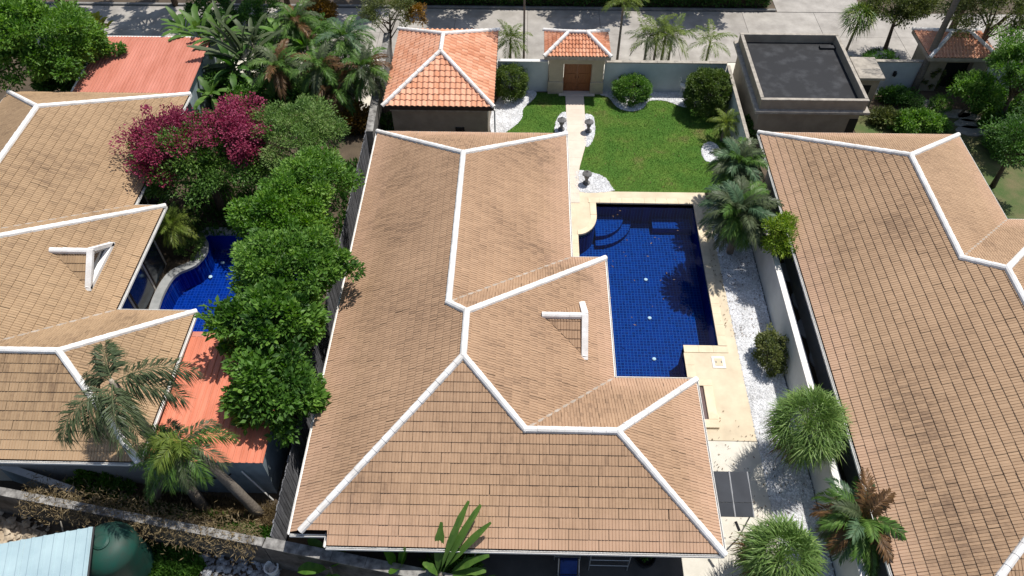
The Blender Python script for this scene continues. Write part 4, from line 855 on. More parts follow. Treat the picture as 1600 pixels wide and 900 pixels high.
# ------------------------------------------------------------------ west pool
cv = smoothpoly([G(326, 366), G(325, 380), G(323, 396), G(306, 416), G(280, 428), G(266, 442), G(252, 470), G(245, 500), G(248, 524), G(345, 560), G(440, 450), G(420, 330)], 4)
_c = [tuple(G(326, 366)[:2])]+[p for p in cv if p[1] < G(326, 370)[1] and p[0] < G(300, 415)[0]+1.2 and p[1] > G(250, 519)[1] and p[0] < -14.9]
_c = sorted(set(_c), key=lambda p: -p[1]); ye, yn = G(300, 522)[1], G(326, 366)[1]
lp = ccw(_c+[(_c[-1][0], ye), (-14.6, ye), (-12.0, ye), (-10.6, ye), (-10.6, 21.5), (-10.6, yn), (-12.5, yn), (-14.3, yn)])
wpool = thing('swimming_pool', (-14.5, 21.5, -1.2), 'smaller bright blue curved pool half hidden by trees beside the west villa', 'swimming pool')
b1 = MB(); b1.poly([(*p, -1.2) for p in lp])
for i in range(len(lp)): a, b = lp[i], lp[(i+1) % len(lp)]; b1.poly([(*b, -1.2), (*a, -1.2), (*a, 0.0), (*b, 0.0)])
b1.build('basin', M['pool2'], wpool); MB().poly([(*p, -0.14) for p in lp]).build('water', M['water'], wpool)
cen = np.mean(np.array(lp), 0); arr = np.array(lp); nrm = []
for i in range(len(lp)):
    d1 = arr[(i+1) % len(lp)]-arr[i]; d0 = arr[i]-arr[i-1]; d1 /= np.linalg.norm(d1); d0 /= np.linalg.norm(d0); d = d0+d1; d /= np.linalg.norm(d); nrm.append(np.array((d[1], -d[0]))/max(.6, float(d@d1)))
nrm = np.array(nrm)
for i in range(len(lp)):
    j = (i+1) % len(lp); k2 = j
    mb = MB(); inn = [arr[i]-nrm[i]*.03, arr[j]-nrm[j]*.03]; out = [arr[j]+nrm[j]*.42, arr[i]+nrm[i]*.42]
    mb.prism(ccw([tuple(p) for p in inn+out]), -0.04, 0.10).build('coping_stone', M['poolgrey'], wpool)
for px, py in ((348, 411), (329, 433)):
    c = G(px, py, -1.15); MB().lathe(tuple(c), [(0.1, 0), (0.1, 0.04), (0.05, 0.06)], 12).build('drain_cover', M['white'], wpool)
holes = None
# ground must open over the pools
def cut_ground():
    g = bpy.data.objects['ground']; bm = bmesh.new(); V = {}
    outer = [(-300, -200), (300, -200), (300, 400), (-300, 400)]
    def ring(pts): return [bm.verts.new((p[0], p[1], -0.03)) for p in pts]
    loops = [ring(outer), ring(ccw(poolpoly)), ring(lp)]; es = []
    for r_ in loops:
        for i in range(len(r_)): es.append(bm.edges.new((r_[i], r_[(i+1) % len(r_)])))
    bmesh.ops.triangle_fill(bm, use_beauty=True, use_dissolve=False, edges=es, normal=(0, 0, 1))
    bm.to_mesh(g.data); bm.free()
cut_ground()
# ================================================================== GARDEN FURNISHINGS
def heron(p, label, yaw, h=1.05):
    t = thing('heron_statue', (p[0], p[1], 0), label, 'statue', 'white heron statues on the gravel'); ca, sa = math.cos(yaw), math.sin(yaw); s = h/1.05
    W = lambda x, y, z: (p[0]+(x*ca-y*sa)*s, p[1]+(x*sa+y*ca)*s, z*s)
    MB().tube([W(-.30, 0, .50), W(-.2, 0, .52), W(-.05, 0, .56), W(.08, 0, .60), W(.15, 0, .66)], [0.02*s, .09*s, .13*s, .11*s, .05*s], 10).build('body', M['white'], t, smooth=True)
    MB().tube([W(.12, 0, .62), W(.2, 0, .74), W(.12, 0, .86), W(.16, 0, .98), W(.24, 0, 1.02)], [.05*s, .035*s, .03*s, .03*s, .04*s], 8).build('neck', M['white'], t, smooth=True)
    MB().tube([W(.24, 0, 1.02), W(.42, 0, .99)], [.025*s, .005*s], 6).build('beak', M['greycap'], t)
    for y in (-.04, .04): MB().tube([W(0, y, .5), W(.03, y, .25), W(0, y, .03)], .015*s, 6).build('leg', M['white'], t)
    MB().lathe((p[0], p[1], 0.0), [(.16*s, 0), (.16*s, .05), (.12*s, .07)], 12).build('base', M['white'], t)
heron(G(939, 142), 'white heron statue nearest the gatehouse pillar', 0.6, 0.8)
heron(G(961, 150), 'white heron statue just west of the clipped shrub by the wall', 1.2, 1.15)
heron(G(1064, 147), 'white heron statue between the two clipped shrubs east of the gate', 2.4, 1.15)
def lantern(p, label):
    t = thing('stone_lantern', (p[0], p[1], 0), label, 'lantern', 'dark stone lanterns beside the path'); c = (p[0], p[1], 0.02)
    MB().lathe(c, [(.2, 0), (.2, .08), (.09, .12), (.08, .38), (.14, .42)], 12).build('base', M['darkgrey'], t)
    MB().lathe((p[0], p[1], .44), [(.13, 0), (.15, .1), (.13, .24)], 8).build('lamp_body', M['darkgrey'], t)
    MB().lathe((p[0], p[1], .685), [(.27, 0), (.26, .05), (.12, .14), (.05, .2), (.03, .26)], 12).build('lamp_roof', M['darkgrey'], t)
lantern(G(877, 203), 'dark stone lantern on the gravel west of the path'); lantern(G(919, 206), 'dark stone lantern on the gravel east of the path'); lantern(G(916, 287), 'dark stone lantern on the gravel bed at the pool corner')
u = G(628, 199); ur = thing('urn', (u[0], u[1], 0), 'white round garden urn behind the villa near the garage wall', 'urn')
MB().lathe((u[0], u[1], 0), [(.25, 0), (.25, .05), (.1, .12), (.1, .25), (.32, .42), (.4, .62), (.42, .68), (.36, .68), (.3, .55)], 20).build('bowl', M['white'], ur, smooth=True)
# folded dark awning sheet at the east eave
aw = thing('awning', (7.6, 10.2, 0), 'dark grey sheet awning on posts below the east eave', 'awning')
for x0, x1 in ((6.98, 7.62), (7.66, 8.3)):
    for y0, y1, z0, z1 in ((9.85, 11.0, 2.22, 2.32), (9.36, 9.84, 2.10, 2.21)):
        MB().hexa([(x0, y0, z0-.03), (x1, y0, z0-.03), (x1, y1, z1-.03), (x0, y1, z1-.03)], [(x0, y0, z0), (x1, y0, z0), (x1, y1, z1), (x0, y1, z1)]).build('sheet', M['awning'], aw)
MB().tube([(7.64, 9.34, 2.12), (7.64, 11.0, 2.34)], 0.03, 6).build('rail', M['metal'], aw); MB().tube([(8.31, 9.34, 2.10), (8.31, 11.0, 2.32)], 0.025, 6).build('rail', M['metal'], aw)
for x, y in ((7.05, 9.45), (8.22, 9.45), (8.22, 10.9), (7.05, 10.9)): MB().tube([(x, y, 0), (x, y, 2.08)], 0.03, 6).build('post', M['metal'], aw)
MB().tube([(7.64, 9.2, 2.06), (7.75, 8.9, 1.95)], 0.05, 6).build('crank', M['black'], aw)
# carport contents
bc = thing('lounge_chair', (1.85, 7.9, 0), 'blue padded lounge chair with pale frame under the front eave', 'chair'); X, Y = 1.78, 7.45
MB().box(X-.3, X+.3, Y-.35, Y+.35, .36, .47, .03).build('seat', M['bluepad'], bc)
MB().hexa([(X-.3, Y+.36, .45), (X+.3, Y+.36, .45), (X+.3, Y+.47, .43), (X-.3, Y+.47, .43)], [(X-.3, Y+.62, 1.05), (X+.3, Y+.62, 1.05), (X+.3, Y+.73, 1.02), (X-.3, Y+.73, 1.02)]).build('backrest', M['bluepad'], bc)
MB().tube([(X-.2, Y+.60, 1.06), (X+.2, Y+.60, 1.06)], 0.07, 8).build('head_pillow', M['bluepad'], bc)
for s in (-1, 1):
    MB().tube([(X+s*.37, Y-.4, 0), (X+s*.37, Y-.4, .6), (X+s*.37, Y+.35, .62), (X+s*.36, Y+.68, 1.08)], .022, 6).build('arm', M['metal'], bc); MB().tube([(X+s*.37, Y+.35, .62), (X+s*.37, Y+.5, 0)], .022, 6).build('leg', M['metal'], bc)
rk = thing('metal_rack', (3.2, 8.35, 0), 'pale tubular metal rack standing under the front eave', 'rack'); 
for z, y0 in ((0.45, 0.0), (0.95, 0.0), (1.35, 0)):
    MB().tube([(2.55, 8.15, z), (3.95, 8.15, z), (3.95, 8.65, z), (2.55, 8.65, z), (2.55, 8.15, z)], .018, 6).build('shelf_frame', M['metal'], rk)
for x in (2.55, 3.95):
    for y in (8.15, 8.65): MB().tube([(x, y, 0), (x, y, 1.38)], .02, 6).build('leg', M['metal'], rk)
fr = thing('metal_trolley', (1.8, 8.75, 0), 'low pale metal trolley behind the blue lounge chair', 'trolley')
for z in (0.3, 0.75): MB().tube([(1.3, 8.5, z), (2.25, 8.5, z), (2.25, 9.0, z), (1.3, 9.0, z), (1.3, 8.5, z)], .018, 6).build('shelf_frame', M['metal'], fr)
for x in (1.3, 2.25):
    for y in (8.5, 9.0): MB().tube([(x, y, 0), (x, y, .8)], .018, 6).build('leg', M['metal'], fr)
pt = thing('plant_pot', (4.6, 8.5, 0), 'round black plant pot near the carport corner post', 'pot')
MB().lathe((4.6, 8.5, 0), [(.26, 0), (.36, .3), (.38, .5), (.34, .5), (.3, .3)], 18).build('pot_body', M['black'], pt); crown('foliage', pt, M['leaf_dark'], (4.6, 8.5, .75), (.3, .3, .25), 12, 40, .14, .12, 91)
# stepping slabs in the east passage
for i, (px, py, lb) in enumerate(((1232, 425, 'grey rounded stepping slab farthest along the dark east passage'), (1253, 470, 'grey rounded stepping slab second along the dark east passage'), (1263, 513, 'grey rounded stepping slab third along the dark east passage'), (1282, 560, 'grey rounded stepping slab nearest the fan palm in the east passage'))):
    c = G(px, py, 0.05); poly = smoothpoly([(c[0]+.48*math.cos(a)*(1+.1*math.sin(3*a+i)), c[1]+.62*math.sin(a)) for a in np.linspace(0, 6.28, 9)[:-1]], 4)
    o = MB().prism(poly, -0.02, 0.06).build('stepping_stone', M['greystone']); tag(o, lb, 'stone', 'slabs in the east passage')
for i, (px, py, w_, lb) in enumerate(((1492, 178, .95, 'wide pale stepping stone nearest the round clipped bush'), (1514, 184, .7, 'pale stepping stone beside the small bright tree'), (1512, 194, .75, 'second pale stepping stone down the neighbouring garden path'), (1518, 205, .9, 'pale stepping stone closest to the east villa ridge'), (1448, 163, .5, 'small pale stone beside the dark clipped bush'), (1400, 142, .7, 'flat pale stone at the foot of the grey front wall'))):
    c = G(px, py, 0.03); poly = smoothpoly([(c[0]+w_*math.cos(a)*(1+.12*math.sin(3*a+i*2)), c[1]+.45*math.sin(a)*(1+.1*math.cos(2*a+i))) for a in np.linspace(0, 6.28, 9)[:-1]], 3)
    tag(MB().prism(poly, -0.02, 0.07).build('stepping_stone', M['stone']), lb, 'stone', 'stones in the neighbouring garden')

# ================================================================== PLANTS: main garden
c = G(798, 128, 1.0); shrub('clipped_shrub', 'tall clipped green shrub beside the garage east wall', (c[0], c[1], 1.0), (.95, 1.0, 1.05), M['leaf_box'], 15000, .09, 41, group='clipped shrubs', shell=.88, nc=320, cr=.2)
c = G(988, 140, .75); shrub('clipped_shrub', 'small clipped shrub against the front wall between heron statues', (c[0], c[1], .75), (1.05, .9, .8), M['leaf_mid'], 13000, .09, 42, group='clipped shrubs', shell=.88, nc=320, cr=.2)
c = G(1107, 145, 1.25); shrub('clipped_shrub', 'largest rounded clipped shrub at the lawn corner near the black-roofed building', (c[0], c[1], 1.25), (1.3, 1.3, 1.35), M['leaf_box'], 26000, .10, 43, group='clipped shrubs', shell=.88, nc=420, cr=.2)
c = G(665, 200, .7); shrub('shrub', 'dark leafy shrub against the garage wall behind the villa', (c[0], c[1], .7), (.5, .4, .75), M['leaf_dark'], 1500, .16, 44, nc=40)
c = G(608, 190, .5); shrub('shrub', 'small dark shrub between the garage wall and side wall', (c[0], c[1], .5), (.45, .4, .5), M['leaf_dark'], 1200, .14, 45, nc=40)
c = G(1200, 550, .65); shrub('shrub', 'olive flowering shrub on the gravel against the white boundary wall', (10.95, c[1], .65), (.62, .95, .75), M['leaf_olive'], 5000, .10, 46)
c = G(1224, 362, 3.1); shrub('shrub', 'yellow-green bushy shrub leaning over the east villa eave', (c[0], c[1], 2.75), (.72, .95, .95), M['leaf_lime'], 5000, .17, 47, asp=.28, nc=70, cr=.28)
p = G(1150, 395); palm('feather_palm', 'large dark feather palm between the pool and the white wall', (10.35, p[1], 0), (10.15, p[1]-.1, 2.9), M['frond_blue'], n=40, L=1.95, ll=.66, nl=50, seed=51, tr=.14, els=(1.45, -.7), droop=1.2, wd=.085, mats=[M['frond_dark'], M['frond_blue'], M['frond_dark'], M['frond_mid']])
p = G(1174, 318); palm('feather_palm', 'second dark feather palm just behind the large one by the wall', (10.95, p[1], 0), (10.8, p[1], 2.7), M['frond_blue'], n=36, L=1.6, ll=.6, nl=46, wd=.08, seed=52, tr=.12, els=(1.45, -.6), droop=1.2, mats=[M['frond_mid'], M['frond_dark'], M['frond_blue']])
p = G(1160, 372); palm('feather_palm', 'shorter feather palm squeezed beside the white wall below the large one', (11.1, p[1], 0), (11.05, p[1], 2.0), M['frond_dark'], n=30, L=1.5, ll=.5, nl=40, wd=.08, seed=58, tr=.1, els=(1.45, -.7), droop=1.2, mats=[M['frond_dark'], M['frond_mid']])
p = G(1128, 228); palm('feather_palm', 'small yellow-green palm at the corner of the lawn', (11.35, p[1]+.5, 0), (11.35, p[1]+.5, 1.2), M['frond_yellow'], n=18, L=1.05, ll=.36, nl=24, seed=53, tr=.09, els=(1.4, -.2), droop=1.0)
fan_palm('fan_palm', 'round spiky fan palm over the white boundary wall', (10.85, 12.75, 0), (10.85, 12.75, 2.75), M['fan'], n=80, rl=.85, pet=.95, seed=54, segs=36, wd=.036, group='fan palms beside the driveway')
p = G(1220, 868, 2.4); fan_palm('fan_palm', 'round spiky fan palm at the bottom edge beside the driveway', (p[0], p[1], 0), (p[0], p[1], 2.4), M['fan'], n=62, rl=.95, pet=.8, seed=55, segs=34, wd=.042, low=-.45, droop=.5, group='fan palms beside the driveway')
p = G(1345, 815, 2.4); palm('feather_palm', 'feather palm with browning fronds against the east villa roof', (p[0]-.1, p[1], 0), (p[0], p[1], 2.5), M['frond_dark'], n=42, L=1.75, ll=.55, nl=40, seed=56, tr=.13, els=(1.4, -.9), droop=1.2, wd=.09, mats=[M['frond_mid'], M['frond_brown'], M['frond_dark'], M['frond_mid'], M['frond_brown'], M['frond_blue'], M['frond_mid']])
# weeds at the foot of the upper boundary wall
c = G(1180, 205, .5); shrub('shrub', 'dark green shrub in the gap beside the flat-roofed building', (12.75, c[1], .6), (.5, 1.0, .6), M['leaf_dark'], 2500, .14, 48, nc=50)
c = G(1215, 200, .4); shrub('shrub', 'small green shrub below the flat-roofed building wall', (c[0], c[1]+.3, .4), (.7, .35, .45), M['leaf_dark'], 1600, .14, 49, nc=40)

def litter(poly, n, seed, label):
    P = scatter(ccw([tuple(p[:2]) for p in poly]), n, seed); g = np.random.default_rng(seed); k = len(P); P3 = np.concatenate([P, 0.045+0.02*g.random((k, 1))], 1); D = g.normal(size=(k, 3)); D[:, 2] *= .15
    tag(add('leaf_litter', leaves_mesh('leaf_litter', P3, D, .05+.08*g.random(k), .35, g, g.random(k), jit=.25), M['frond_brown']), label, 'leaf litter', kind='stuff')
fl = np.random.default_rng(204); Pf = np.stack([4.2+4.6*fl.random(26), 18.6+9*fl.random(26), np.full(26, POOLZ+.012)], 1); Df = fl.normal(size=(26, 3)); Df[:, 2] *= .05
tag(add('floating_leaves', leaves_mesh('floating_leaves', Pf, Df, .08+.08*fl.random(26), .4, fl, fl.random(26), jit=.05), M['frond_brown']), 'few dry leaves floating on the large pool', 'leaf litter', kind='stuff')
litter([(9.2, 19), (11.5, 19), (11.5, 28), (9.2, 28)], 420, 201, 'dry leaves fallen under the large feather palm'); litter([(7, 7.6), (11.5, 7.6), (11.5, 15), (7, 15)], 260, 202, 'dry leaves fallen under the fan palms'); litter([(3.8, 29), (11.5, 29), (11.5, 37.5), (3.8, 37.5)], 160, 203, 'dry leaves scattered on the lawn')
# street palms behind the front wall
def street_palm(label, x, y, py, m, seed, n=16, L=1.6, ll=.48, tr=.07, **k):
    z = hz(x, y, py); return palm('street_palm', label, (x, y, 0), (x, y, z), m, n=n, L=L, ll=ll, nl=26, seed=seed, tr=tr, group='palms along the lane', **k)
street_palm('bushy yellow-green palm between the garage and the slim trunk by the lane', -1.05, 40.4, 62, M['frond_yellow'], 61, n=18, L=1.5, els=(1.4, -.5))
street_palm('slim palm west of the gatehouse with its crown above the frame', -.2, 40.6, -55, M['frond_mid'], 62, tr=.06)
street_palm('slim palm just east of the gatehouse with crown at the top edge', 5.75, 40.6, 2, M['frond_yellow'], 63, n=16, L=1.5, els=(1.35, .0), tr=.07)
street_palm('westernmost stem of the palm clump behind the front wall', 7.45, 40.4, 62, M['frond_dark'], 64, n=14, L=1.5, mats=[M['frond_dark'], M['frond_yellow']])
street_palm('second stem of the palm clump behind the front wall', 8.1, 40.7, 48, M['frond_yellow'], 65, n=14, L=1.6)
street_palm('third stem of the palm clump behind the front wall', 8.5, 40.3, 58, M['frond_yellow'], 66, n=14, L=1.5, mats=[M['frond_yellow'], M['frond_dark']])
street_palm('easternmost stem of the palm clump behind the front wall', 9.0, 40.6, 55, M['frond_yellow'], 67, n=13, L=1.7)
street_palm('lone short yellow palm behind the wall near the black-roofed building', 11.3, 40.2, 66, M['frond_yellow'], 68, n=12, L=1.6, els=(1.4, -.1))
z = hz(20.6, 42.0, 28); fan_palm('fan_palm', 'small bright fan palm at the lane behind the black-roofed building', (20.6, 42.0, 0), (20.75, 42.0, z), M['frond_yellow'], n=30, rl=.75, pet=.6, seed=69, segs=20, tr=.08, low=-.5, mats=[M['frond_yellow'], M['frond_mid']])
c = G(1345, 85, .5); shrub('shrub', 'yellow-green shrub behind the small annex by the lane', (19.9, 40.3, .5), (.7, .6, .55), M['frond_yellow'], 1400, .18, 70, nc=40, asp=.25)
c = G(1400, 88, .8); shrub('shrub', 'dark clump of shrubs behind the grey front wall', (22.2, 40.3, .7), (1.3, .7, .9), M['leaf_dark'], 3500, .18, 71, nc=60, asp=.3)
# neighbouring east garden
p = G(1425, 139); tr_ = palm('tall_palm', 'tall slender palm trunk crossing the grey front wall', (p[0], p[1]-.2, 0), (p[0]+.6, p[1]+.6, 9.5), M['frond_dark'], n=18, L=2.6, ll=.6, nl=30, seed=72, tr=.17, group='tall palms at the neighbouring gate')
p = G(1438, 100); palm('tall_palm', 'second tall palm trunk beside the neighbouring gatehouse roof', (p[0]+.7, p[1]-.2, 0), (p[0]+1.5, p[1]+.3, 10.5), M['frond_dark'], n=18, L=2.6, ll=.6, nl=30, seed=73, tr=.19, group='tall palms at the neighbouring gate')
c = G(1525, 140, 1.9); tree('small_tree', 'small bright green tree in the neighbouring garden', 'tree', (c[0]-.1, c[1]+.1), (c[0], c[1], 1.9), (1.25, 1.1, .75), M['leaf_mid'], nc=45, nl=110, leaf=.2, cr=.38, seed=74, tr=.07, asp=.35)
c = G(1470, 162, .4); shrub('clipped_bush', 'low round clipped bush beside the pale stepping stones', (c[0], c[1], .4), (.6, .6, .45), M['leaf_mid'], 4200, .06, 75, cat='bush')
c = G(1430, 160, .35); shrub('clipped_bush', 'dark low clipped bush west of the round one', (c[0], c[1], .35), (.5, .5, .4), M['leaf_dark'], 2600, .07, 76, cat='bush')
c = G(1440, 190, .5); shrub('bush', 'wide leafy green bush beside the black-roofed building lawn', (c[0], c[1], .45), (1.6, .75, .55), M['leaf_mid'], 6500, .15, 77, cat='bush', nc=110, cr=.25)
c = G(1548, 192, .4); shrub('bush', 'small yellow-green bush at the end of the stepping stones', (c[0], c[1], .4), (.6, .5, .45), M['leaf_bright'], 1800, .16, 78, cat='bush', nc=40)
c = G(1590, 200, .7); shrub('bush', 'dark bush at the east edge beside the stepping stones', (c[0], c[1], .7), (1.2, 1.6, .8), M['leaf_dark'], 4500, .18, 79, cat='bush', nc=80)
c = G(1455, 118, .9); shrub('bush', 'olive bush against the neighbouring gate pillar', (c[0], c[1], .8), (.7, .4, .8), M['leaf_olive'], 1800, .15, 80, cat='bush', nc=40)
for i, (px, py, z, r_, mm, lb) in enumerate(((1400, 150, .35, (1.0, .5, .4), 'leaf_dark', 'dark low bush at the foot of the annex'), (1560, 160, .7, (1.3, 1.0, .8), 'leaf_mid', 'leafy bush behind the small bright tree'), (1500, 125, .5, (.6, .5, .5), 'leaf_dark', 'dark bush at the neighbouring gate doorway'), (1580, 150, 1.0, (1.2, 1.2, 1.1), 'leaf_dark', 'tall dark bush at the east edge by the neighbouring wall'), (1385, 185, .35, (.7, .6, .4), 'leaf_olive', 'olive bush on the strip beside the black-roofed building'), (1575, 230, .5, (1.0, .9, .6), 'leaf_mid', 'leafy bush beside the east villa ridge end'), (1560, 100, 1.1, (1.4, .6, 1.0), 'leaf_mid', 'green bush against the shaded neighbouring wall'))):
    c = G(px, py, z); shrub('bush', lb, (c[0], c[1], z), r_, M[mm], 3600, .15, 190+i, cat='bush', nc=70, cr=.28, group='bushes of the neighbouring garden')
for i, (px, py, z, rx, ry, rz, mm, lb, nc, nl) in enumerate((
        (1405, 12, 3.2, 2.3, 1.3, 1.0, 'leaf_olive', 'olive tree over the lane at the top edge near the tall palms', 75, 190),
        (1555, 25, 4.6, 2.9, 1.9, 1.5, 'leaf_olive', 'broad olive tree overhanging the neighbouring gatehouse', 72, 170),
        (1605, 110, 4.0, 1.5, 2.6, 1.6, 'leaf_mid', 'green tree at the east edge beyond the neighbouring gate', 80, 200),
        (1590, 225, 3.2, 1.2, 1.5, 1.0, 'leaf_dark', 'dark tree over the east villa corner at the edge of frame', 50, 130))):
    c = G(px, py, z); tree('garden_tree', lb, 'tree', (c[0]+.4, c[1]+.4), (c[0], c[1], z), (rx, ry, rz), M[mm], nc=nc, nl=nl, leaf=.17, cr=.5, seed=81+i, tr=.13, asp=.35, group='trees of the neighbouring garden')

# ================================================================== PLANTS: west side
for i, (px, py, z, r_, mm, lb, nc, nl, lf, asp) in enumerate((
        (468, 212, 4.0, (2.4, 2.2, 1.4), 'leaf_grey', 'grey-green feathery tree with brownish tips nearest the garage side wall', 110, 240, .13, .35),
        (482, 292, 4.0, (1.75, 1.8, 1.4), 'leaf_mid', 'fresh green tree against the plank fence, second from the garage', 95, 210, .16, .5),
        (443, 350, 4.2, (2.0, 1.8, 1.5), 'leaf_bright', 'brightest green tree in the row above the curved pool', 95, 200, .16, .5),
        (447, 428, 4.3, (2.25, 1.9, 1.6), 'leaf_mid', 'full green tree spreading over the curved pool edge and villa eave', 105, 200, .17, .5),
        (430, 505, 4.0, (2.0, 1.8, 1.5), 'leaf_mid', 'large-leaved green tree beside the bright red shed roof', 85, 125, .24, .55),
        (425, 605, 3.4, (1.5, 1.5, 1.4), 'leaf_mid', 'large-leaved green tree nearest the camera beside the plank fence', 66, 120, .24, .55))):
    c = G(px, py, z); bx = min(c[0]+.3, -9.6); tree('fence_tree', lb, 'tree', (bx if i < 4 else -9.15, c[1]+.2), (c[0], c[1], z), r_, M[mm], nc=nc, nl=nl, leaf=lf, cr=.46, seed=101+i, tr=.12, asp=asp, group='trees along the plank fence')
c = G(305, 238, 3.8); bt = tree('bougainvillea_tree', 'bougainvillea tree with two masses of magenta blossom over the west villa', 'tree', (c[0]+.3, c[1]-.2), (c[0], c[1], 3.3), (3.1, 2.5, 1.7), M['leaf_boug'], nc=130, nl=230, leaf=.15, cr=.6, seed=110, tr=.2, shell=.4)
c = G(260, 208, 5.0); crown('blossom', bt, M['petal'], (c[0], c[1], 4.8), (1.95, 1.9, .75), 66, 95, .11, .48, 111, .75, .3, -.1)
c = G(366, 192, 5.0); crown('blossom', bt, M['petal'], (c[0], c[1], 4.8), (1.8, 1.9, .75), 62, 95, .11, .48, 112, .75, .3, -.1)
c = G(248, 262, 3.9); crown('blossom', bt, M['petal'], (c[0], c[1], 3.9), (1.3, 1.1, .7), 26, 80, .11, .42, 131, .75, .3, -.3)
c = G(392, 235, 4.1); crown('blossom', bt, M['petal'], (c[0], c[1], 4.1), (1.0, 1.2, .7), 24, 80, .11, .42, 132, .75, .3, -.3)
c = G(265, 365, 1.4); palm('spiky_palm', 'bright spiky young palm at the west villa eave corner above the curved pool', (-17.2, c[1]+.2, 0), (-17.0, c[1], 2.0), M['frond_yellow'], n=26, L=1.25, ll=.4, nl=24, seed=113, tr=.08, els=(1.45, -.4), droop=.9)
c = G(300, 385, .4); shrub('shrub', 'brownish dry shrub on the curved pool bank', (c[0], c[1], .4), (.6, .8, .4), M['leaf_grey'], 2200, .09, 114, nc=60)
tree('corner_tree', 'big leafy tree filling the upper west corner behind the villa roof', 'tree', tuple(G(60, 100, 0)[:2]), tuple(G(58, 72, 4.2)), (3.6, 2.6, 2.5), M['leaf_mid'], nc=170, nl=240, leaf=.2, cr=.6, seed=115, tr=.22, asp=.5)
c = G(100, 110, 2.5); tree('corner_tree', 'lower dark leafy tree between the corner tree and the red shed', 'tree', (c[0], c[1]+.3), (c[0], c[1], 2.3), (1.7, 1.6, 1.4), M['leaf_dark'], nc=60, nl=180, leaf=.2, cr=.5, seed=116, tr=.12)
yp = thing('croton_plant', G(163, 58), 'bright yellow-leaved plant behind the faded red shed roof', 'plant'); g_ = np.random.default_rng(117); c = G(163, 62)
for k in range(22): big_leaf(yp, (c[0]+g_.normal(0, .2), c[1]+g_.normal(0, .15), .7+.6*g_.random()), g_.random()*6.28, .3+.8*g_.random(), .85, .34, .9, M['leaf_yellow'], g_)
MB().tube([(c[0], c[1], -.05), (c[0], c[1], 1.2)], .04, 6).build('stem', M['bark'], yp)
def leafy(name, label, base, n, L, wd, m, seed, z0=.3, els=(1.3, .2), spread=.25, plane=None, droop=1.0, cat='plant', tr=.09, group=None):
    g = np.random.default_rng(seed); t = thing(name, (base[0], base[1], 0), label, cat, group)
    for k in range(n):
        s = k/max(1, n-1); az = k*2.39996 if plane is None else (plane if s < .5 else plane+math.pi)
        el = els[0]+(els[1]-els[0])*s if plane is None else (.12+1.45*(s/.5) if s < .5 else .12+1.45*((1-s)/.5))
        big_leaf(t, (base[0]+g.normal(0, spread*.3), base[1]+g.normal(0, spread*.3), z0+g.normal(0, .08)), az+g.normal(0, .15), el+g.normal(0, .06), L*(.85+.3*g.random()), wd*(.85+.3*g.random()), droop*(.7+.6*g.random()), m, g)
    MB().tube([(base[0], base[1], -.05), (base[0], base[1], z0*.5), (base[0], base[1], z0+.1)], [tr*1.2, tr, tr*.7], 8).build('stem', M['palmbark'], t, smooth=True)
    return t
p = G(330, 110); leafy('banana_plant', 'banana plant with long upright leaves beside the faded red shed', p, 13, 2.4, .38, M['frond_mid'], 118, z0=2.2, els=(1.4, .15))
p = G(300, 80); leafy('banana_plant', 'shorter banana plant behind the faded red shed roof', p, 12, 1.8, .36, M['frond_mid'], 119, z0=1.4, els=(1.3, .0))
p = G(400, 150); leafy('travellers_palm', 'traveller palm with leaves fanned in one plane north of the bougainvillea', p, 19, 2.9, .38, M['frond_dark'], 120, z0=2.2, plane=.25, droop=.5, cat='palm', tr=.14)
p = G(450, 95); leafy('banana_plant', 'pale green broad-leaved plant beside the side driveway palms', p, 14, 1.5, .4, M['leaf_mid'], 121, z0=1.8, els=(1.2, -.2))
p = G(415, 175); leafy('banana_plant', 'yellowing broad-leaved plant above the magenta blossom', p, 12, 1.2, .36, M['leaf_bright'], 122, z0=1.4, els=(1.1, -.2))
for i, (px, py, z_, n_, L0, wd_, mm, lb) in enumerate(((285, 62, 2.9, 15, 1.9, .30, 'frond_mid', 'banana plant leaning over the faded red shed roof corner'), (345, 62, 2.6, 16, 2.2, .26, 'frond_dark', 'dark strap-leaved plant between the two banana plants'), (395, 70, 2.4, 16, 2.0, .26, 'frond_dark', 'dark strap-leaved plant north of the traveller palm'), (480, 75, 2.2, 16, 1.6, .3, 'leaf_mid', 'green broad-leaved plant near the lane edge'), (365, 110, 2.0, 14, 1.8, .4, 'leaf_dark', 'dark broad-leaved plant below the traveller palm'), (500, 125, 1.6, 12, 1.4, .35, 'leaf_mid', 'low broad-leaved plant among the driveway palms'), (330, 150, 1.5, 12, 1.5, .35, 'frond_mid', 'low broad-leaved plant at the red shed corner above the blossom'))):
    c = G(px, py, z_); c[0] = max(c[0], -18.4); leafy('banana_plant', lb, c, n_, L0, wd_, M[mm], 220+i, z0=z_, els=(1.35, -.2), group='broad-leaved plants of the west jungle')
for i, (bx_, by_, px, py, z, lb) in enumerate(((535, 165, 540, 62, 4.0, 'tallest feather palm at the side driveway west of the garage'), (520, 175, 500, 105, 3.4, 'feather palm leaning west at the side driveway'), (552, 170, 570, 108, 3.3, 'feather palm leaning over the pale side driveway'), (510, 150, 522, 135, 2.4, 'shortest feather palm at the side driveway'), (440, 140, 435, 105, 3.0, 'feather palm between the traveller palm and the driveway palms'), (470, 130, 462, 35, 3.2, 'feather palm near the lane behind the broad-leaved plants'))):
    b = G(bx_, by_); c = G(px, py, z); palm('driveway_palm', lb, b, tuple(c), M['frond_dark'], n=28, L=1.9, ll=.55, nl=42, wd=.075, seed=123+i, tr=.08, els=(1.4, -.7), droop=1.3, group='palms by the side driveway', mats=[M['frond_mid'], M['frond_dark'], M['frond_mid'], M['frond_brown']] if i else [M['frond_mid'], M['frond_blue']])
